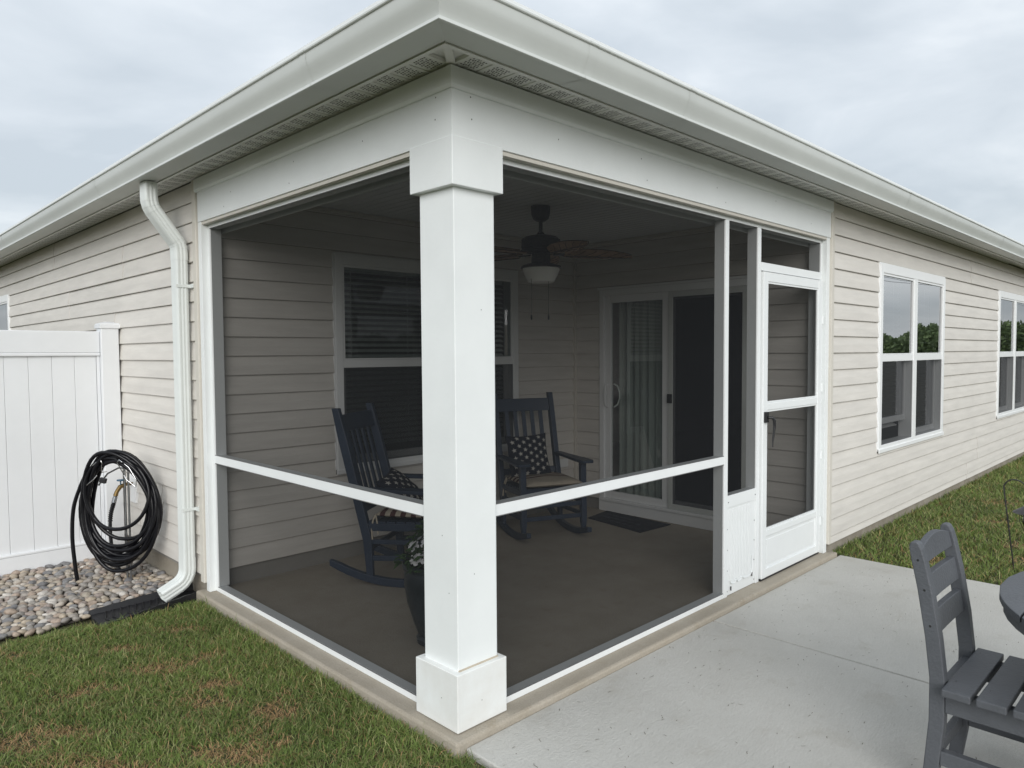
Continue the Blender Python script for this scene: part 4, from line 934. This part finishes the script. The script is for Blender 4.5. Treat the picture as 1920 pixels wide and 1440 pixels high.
b = MB(); b.tube(pp[2:9], .0170, 10); b.build('coupling', 'steel', hose, 40)
b = MB()
for k_ in range(9, 19): b.tube([pp[k_]-(pp[k_+1]-pp[k_]).normalized()*.003, pp[k_]+(pp[k_+1]-pp[k_]).normalized()*.003], .0165, 10)
b.build('strain_relief', 'hose', hose, 40)
# ------------------------------------------------------------------ patio chair
pcx0, pcx1 = 0.925, 1.290
ch = empty('patio_chair', ((pcx0+pcx1)/2, -1.45, PZ)); tag(ch, 'grey slatted patio dining chair with three curved back slats', 'chair')
def cl(mb): mb.v = [(x-(pcx0+pcx1)/2, y+1.45, z-PZ) for x, y, z in mb.v]; return mb
prof = [(PZ, -1.425, .022), (0.08, -1.441, .023), (0.25, -1.456, .024), (0.40, -1.456, .024), (0.54, -1.440, .024), (0.70, -1.413, .023), (0.80, -1.391, .022), (0.838, -1.382, .020), (0.856, -1.378, .014), (0.861, -1.377, .006)]
for xc in (pcx0, pcx1):
    o = cl(MB().loft([[(xc-.021, y-d, z), (xc+.021, y-d, z), (xc+.021, y+d, z), (xc-.021, y+d, z)] for z, y, d in prof])).build('back_leg', 'grey', ch, bevel=.004)
    hb = MB()
    for zz, yy in ((.80, -1.391), (.70, -1.413), (.58, -1.433)):
        s_ = -1 if xc == pcx0 else 1
        hb.add([(xc+s_*.0215, yy+.004*math.cos(a), zz+.004*math.sin(a)) for a in [k_*math.pi/4 for k_ in range(8)]], [tuple(range(8))])
    cl(hb).build('bolt', 'bolt', o)
    o = cl(MB().loft([[(xc-.021, -1.83-.026, z), (xc+.021, -1.83-.026, z), (xc+.021, -1.83+.026, z), (xc-.021, -1.83+.026, z)] for z in (PZ, .20, .372)])).build('front_leg', 'grey', ch, bevel=.004)
    cl(B(xc-.018, xc+.018, -1.802, -1.481, 0.292, 0.371)).build('side_apron', 'grey', ch, bevel=.003)
    cl(B(xc-.016, xc+.016, -1.803, -1.468, 0.105, 0.155)).build('side_stretcher', 'grey', ch, bevel=.003)
def legy(z):
    for (a, b_) in zip(prof, prof[1:]):
        if a[0] <= z <= b_[0]: return a[1]+(b_[1]-a[1])*(z-a[0])/(b_[0]-a[0])
for (z0, z1, arch) in ((.782, .836, .026), (.662, .742, .0), (.545, .622, .0)):
    rings = []
    for i in range(11):
        t = i/10; x = pcx0+.0215+(pcx1-pcx0-.043)*t; a_ = math.sin(math.pi*t); bow = 0.003*a_
        ya, yb_ = legy(z0)+bow, legy(z1)+bow
        rings.append([(x, ya-.011, z0), (x, ya+.011, z0), (x, yb_+.011, z1+arch*a_), (x, yb_-.011, z1+arch*a_)])
    cl(MB().loft(rings)).build('back_slat', 'grey', ch, 30, .002)
cl(B(pcx0+.0215, pcx1-.0215, -1.475, -1.445, .300, .371)).build('rear_apron', 'grey', ch, bevel=.003)
cl(B(pcx0+.0215, pcx1-.0215, -1.850, -1.820, .300, .371)).build('front_apron', 'grey', ch, bevel=.003)
cl(B(pcx0+.0215, pcx1-.0215, -1.452, -1.428, .100, .148)).build('rear_stretcher', 'grey', ch, bevel=.003)
for i in range(4):
    y1_ = -1.484-i*.0995
    o = cl(B(0.845, 1.322, y1_-.084, y1_, .372, .398)).build('seat_slat', 'grey', ch, bevel=.004)
    hb = MB()
    for x in (pcx0+.02, pcx1-.02):
        for dy in (-.02,): hb.box(x-.004, x+.004, y1_+dy-.0015, y1_+dy+.0015, .3981, .3986)
    cl(hb).build('screw', 'bolt', o)
# ------------------------------------------------------------------ patio table
TC, TR, TZ = (1.215, -2.235), 0.655, 0.700
tb = empty('patio_table', (*TC, PZ)); tag(tb, 'round grey slatted patio table at the right edge', 'table')
nsl = 11; wsl = 2*TR/nsl
for i in range(nsl):
    a0 = -TR+i*wsl+.003; a1 = -TR+(i+1)*wsl-.003; top = []
    yl = lambda a: math.sqrt(max(0, TR*TR-a*a))
    us_ = [a0+(a1-a0)*k_/6 for k_ in range(7)]
    ring = [(-yl(u), u) for u in us_]+[(yl(u), u) for u in us_[::-1]]
    if i == 0 or i == nsl-1: ring = [p for k_, p in enumerate(ring)]
    MB().loft([[(x, y, TZ-PZ-.024) for x, y in ring], [(x, y, TZ-PZ) for x, y in ring]]).build('top_slat', 'grey', tb, bevel=.003)
b = MB(); seg = 48; r0, r1 = TR-.075, TR-.012
ring = lambda r_, z: [(r_*math.cos(2*math.pi*k_/seg), r_*math.sin(2*math.pi*k_/seg), z) for k_ in range(seg)]
b.loft([ring(r0, TZ-PZ-.06), ring(r1, TZ-PZ-.06), ring(r1, TZ-PZ-.0245), ring(r0, TZ-PZ-.0245), ring(r0, TZ-PZ-.06)], 0, False); b.build('apron_ring', 'grey', tb, 40)
for k_ in range(4):
    a = k_*math.pi/2+R(18); r_ = TR-.22
    MB().loft([[(r_*math.cos(a)+sx*.04, r_*math.sin(a)+sy*.04, z) for sx, sy in ((-1, -1), (1, -1), (1, 1), (-1, 1))] for z in (0, TZ-PZ-.0245)]).build('leg', 'grey', tb, bevel=.005)
b = MB(); b.beam((-TR+.24, 0, TZ-PZ-.055), (TR-.24, 0, TZ-PZ-.055), .05, .05); b.build('cross_brace', 'grey', tb)
# ------------------------------------------------------------------ lantern on a shepherd hook
LH = Vector((4.33, -1.055, -0.10)); side_ = Vector((0.25, -0.97, 0)).normalized()
hk = empty('shepherd_hook', LH); tag(hk, 'thin black iron shepherd hook in the lawn', 'garden hook')
b = MB(); lean_ = -side_*0.0
pts = [Vector((0, 0, -.1))+side_*0.012, Vector((0, 0, .3))-side_*.035, Vector((0, 0, .60))-side_*.072, Vector((0, 0, .655))-side_*.070, Vector((0, 0, .688))-side_*.040, Vector((0, 0, .692)), Vector((0, 0, .672))+side_*.038, Vector((0, 0, .632))+side_*.058, Vector((0, 0, .615))+side_*.08, Vector((0, 0, .628))+side_*.10]
b.tube(smooth_path(pts, 6), .0048, 8); b.build('rod', 'iron', hk, 70)
la = empty('solar_lantern', LH+side_*.085+Vector((0, 0, .30))); tag(la, 'hanging lantern with grey metal shade and glass jar on the hook', 'lantern')
MB().lathe([(.001, .245), (.028, .245), (.030, .215), (.045, .205), (.105, .165), (.106, .161), (.04, .190), (.001, .19)]).build('shade', 'lampmetal', la, 40)
MB().lathe([(.034, .165), (.044, .14), (.046, .09), (.036, .055), (.012, .048), (.001, .048)], seg=20).build('glass_jar', 'lglass', la, 60)
b = MB()
for k_ in range(6):
    a = k_*math.pi/3; b.tube([(.07*math.cos(a), .07*math.sin(a), .175), (.066*math.cos(a), .066*math.sin(a), .10), (.03*math.cos(a), .03*math.sin(a), .015)], .0018, 5)
for r_, z in ((.069, .145), (.066, .105)): b.tube([(r_*math.cos(2*math.pi*k_/20), r_*math.sin(2*math.pi*k_/20), z) for k_ in range(21)], .0016, 5)
b.build('wire_cage', 'iron', la, 70)
b = MB(); b.tube([(0, 0, .245), (0.0, 0.0, .29), (0, 0, .325)], .002, 5); b.build('hanging_ring', 'iron', la, 70)
# ------------------------------------------------------------------ grass
BROWN = [(-.557, 1.62, .17, .07), (-.555, 1.091, .12, .10), (-.928, 1.613, .14, .07), (-.379, .80, .10, .14), (-.33, 2.09, .14, .045), (-.62, 2.017, .13, .04), (-.34, 1.60, .10, .05), (-.64, .60, .20, .12), (-1.19, 1.30, .22, .10), (-1.08, 2.335, .07, .05), (-.48, 1.25, .12, .07), (-1.3, 1.0, .5, .12),
         (4.15, -.62, .12, .08), (5.9, -.62, .16, .10), (5.1, -.95, .16, .12), (4.6, -1.1, .16, .14), (6.9, -.5, .2, .1)]
def lawn(name, n, xr, yr, accept, hmin, hmax, wid, label):
    X = rng.uniform(*xr, n); Y = rng.uniform(*yr, n); keep = accept(X, Y); X, Y = X[keep], Y[keep]; n = len(X)
    ang = rng.uniform(0, 2*np.pi, n); H = rng.uniform(hmin, hmax, n); Wd = wid*rng.uniform(.7, 1.3, n); leanv = rng.uniform(.3, 2.1, n); la_ = rng.uniform(0, 2*np.pi, n)
    br = np.zeros(n)
    for (bx, by, rx, ry) in BROWN:
        ca, sa = .82, -.57; dx, dy = X-bx, Y-by; u = dx*ca+dy*sa; v = -dx*sa+dy*ca
        wob = np.array([mnoise.noise(Vector((x*9, y*9, 0))) for x, y in zip(X, Y)])*0.45 if False else 0.30*np.sin(X*31+Y*17)+.25*np.sin(Y*43-X*21)
        br = np.maximum(br, np.clip(1.25-np.sqrt((u/rx)**2+(v/ry)**2)+wob, 0, 1))
    big = np.array([mnoise.noise(Vector((x*1.7, y*1.7, 3))) for x, y in zip(X, Y)]); mid = np.array([mnoise.noise(Vector((x*6, y*6, 9))) for x, y in zip(X, Y)])
    H = H*np.where(rng.random(n) < .06, 1.6, 1)*(1-.45*br)*(1+.25*mid)*np.where((X > -.20) & (X < 0) & (Y > 0), 1.25, 1); leanv = leanv + .5*br
    tt = np.where(X < 2, np.clip((Y-2.42)/.26, 0, 1), 0); gz = -0.055-.045*tt*tt*(3-2*tt) + np.where(X > 3.7, .020*np.clip((Y+.5)/.5, 0, 1), 0)
    lx, ly = np.cos(la_), np.sin(la_); px, py = np.cos(ang), np.sin(ang)
    P0 = np.stack([X, Y, gz-.006], -1); lean3 = np.stack([lx, ly, np.zeros(n)], -1); wv = np.stack([px, py, np.zeros(n)], -1)*Wd[:, None]/2; up = np.array([0, 0, 1.])
    def at_(s): return P0 + up*(H*(s-.20*s*s*leanv))[:, None] + lean3*(H*leanv*s*s*.75)[:, None]
    m1, tip = at_(.55), at_(1.0)
    V = np.stack([P0-wv, P0+wv, m1-wv*.8, m1+wv*.8, tip], 1).reshape(-1, 3)
    o = np.arange(n)*5; F = np.stack([np.stack([o, o+1, o+3], -1), np.stack([o, o+3, o+2], -1), np.stack([o+2, o+3, o+4], -1)], 1).reshape(-1, 3)
    g1, g2, g3, bc, bc2 = np.array([.066, .104, .028]), np.array([.115, .165, .042]), np.array([.165, .175, .080]), np.array([.27, .185, .095]), np.array([.17, .115, .062])
    t = rng.random(n)[:, None]; mixv = np.clip(.45+.55*big[:, None]+.35*(t-.5)*2, 0, 1); C_ = g1*(1-mixv)+g2*mixv
    pale = (rng.random(n) < .22)[:, None]; C_ = np.where(pale, g3*(.8+.5*t), C_); dead = (rng.random(n) < (.06+.75*br+.10*np.clip(mid, 0, 1)))[:, None]; C_ = np.where(dead, bc*t+bc2*(1-t), C_)
    C_ *= np.array([1.10, 1.04, .98]); C_ *= (1.36+.15*np.clip(big, -1, 1))[:, None]
    me = bpy.data.meshes.new(name); me.vertices.add(len(V)); me.vertices.foreach_set('co', V.ravel()); me.loops.add(len(F)*3); me.loops.foreach_set('vertex_index', F.ravel().astype('i'))
    me.polygons.add(len(F)); me.polygons.foreach_set('loop_start', np.arange(len(F), dtype='i')*3); me.update(); me.validate()
    ca_ = me.color_attributes.new('Col', 'FLOAT_COLOR', 'POINT'); c4 = np.ones((n*5, 4), 'f'); c4[:, :3] = np.repeat(C_, 5, 0); ca_.data.foreach_set('color', c4.ravel())
    me.materials.append(MT['grassblade']); o_ = place(me, name); tag(o_, label, 'grass', kind='stuff'); return o_
MT['grassblade'] = attr_mat('grass_blade', .55)
def okL(x, y):
    edge = -0.046 + .006*np.sin(y*40)
    bed = (y > 2.70+.02*np.sin(x*9)+.015*np.sin(x*23)+.012*np.sin(x*61)) & (x > -5); spl_ = (x > -.62) & (y > 2.50+.02*np.sin(x*33))
    dens = 1/(1+np.maximum(0, (-x-1.3))*1.2+np.maximum(0, -y-.6)*1.0)
    pat = (x > -0.02+.02*np.sin(y*50)) & (y < -.05)
    return (x < np.where(y < -.06, -0.01, edge)) & ~bed & ~spl_ & (rng.random(len(x)) < dens) & ~pat
lawn('grass', 300000, (-3.0, 0.01), (-2.0, 2.75), okL, .020, .044, .0034, 'short mown grass between the rocks and the porch slab')
lawn('grass', 42000, (-1.5, -0.06), (0.2, 2.75), okL, .03, .065, .0040, 'taller grass along the porch slab edge') if False else None
def okR(x, y):
    f_ = y > -(0.25 + 1.6*np.clip((10.5-x)/6.5, 0, 1)) ; dens = np.where(f_, 1, .25)
    return (rng.random(len(x)) < dens)
lawn('grass', 150000, (3.775, 13.0), (-3.6, 0.028), okR, .030, .062, .0055, 'lawn beyond the patio along the long siding wall')
# a few blades bent over the slab edge and clippings scattered on the concrete
b = MB(); rc = random.Random(4)
for i in range(420):
    x, y = rc.uniform(.05, 3.7), rc.uniform(-2.3, -.07); a = rc.gauss(.2, .7); L = rc.uniform(.006, .024)*(1 if i % 9 else 1.9); w = .0011
    if abs(x-1.885) < .03: continue
    t = Vector((math.cos(a), math.sin(a), 0)); s_ = Vector((-t.y, t.x, 0)); p = Vector((x, y, PZ+.0015)); k_ = rc.uniform(-.3, .3)*L
    b.add([p-s_*w, p+s_*w, p+t*L*.5+s_*(w+k_)+Vector((0, 0, .002)), p+t*L*.5+s_*(k_-w)+Vector((0, 0, .002)), p+t*L], [(0, 3, 2, 1), (3, 4, 2)])
MT['clip'] = mat('dry_clippings', (.10, .085, .05), .9, .5, 20)
tag(b.build('grass_clippings', 'clip'), 'dry grass clippings strewn over the patio concrete', 'clippings', kind='stuff')
# ------------------------------------------------------------------ far woods and pole line behind the camera (seen in the window glass)
def gen_wood():
    a = -random.uniform(R(4), R(105)); d = 135 + 22*random.random(); q = a*140
    top = 5.0 + 2.4*mnoise.noise(Vector((q*.055, 0, 0))) + 1.8*mnoise.noise(Vector((q*.21, 5, 0))) + 1.0*mnoise.noise(Vector((q*.6, 8, 0)))
    return Vector((d*math.cos(a), d*math.sin(a), GZ+random.random()**.7*max(2.5, top))), Vector((-math.cos(a)+random.uniform(-.6, .6), -math.sin(a)+random.uniform(-.6, .6), random.uniform(-.3, 1))).normalized()
wd = leaf_cloud(110000, gen_wood, 0.75, [(.085, .125, .05), (.11, .16, .06), (.07, .10, .045)], 'woods', None, MT['leaf'])
tag(wd, 'far belt of woods across the open field', 'woods', kind='stuff')
up_ = empty('utility_pole', (96, -19, GZ)); tag(up_, 'wooden utility pole carrying wires past the woods', 'utility pole')
b = MB(); b.tube([(0, 0, 0), (0, 0, 9.5)], [.16, .11], 10); b.build('pole', 'wood', up_, 60)
B(-.06, .06, -1.2, 1.2, 8.8, 8.95).build('crossarm', 'wood', up_)
b = MB()
for yy in (-1.1, 0, 1.1):
    b.tube([(-70+14*i, yy, 8.98-1.3*math.sin(math.pi*min(1, i/5))*(1 if i <= 5 else 0) - (1.3*math.sin(math.pi*(i-5)/6) if i > 5 else 0)) for i in range(12)], .018, 5)
b.build('wires', 'iron', up_, 70)
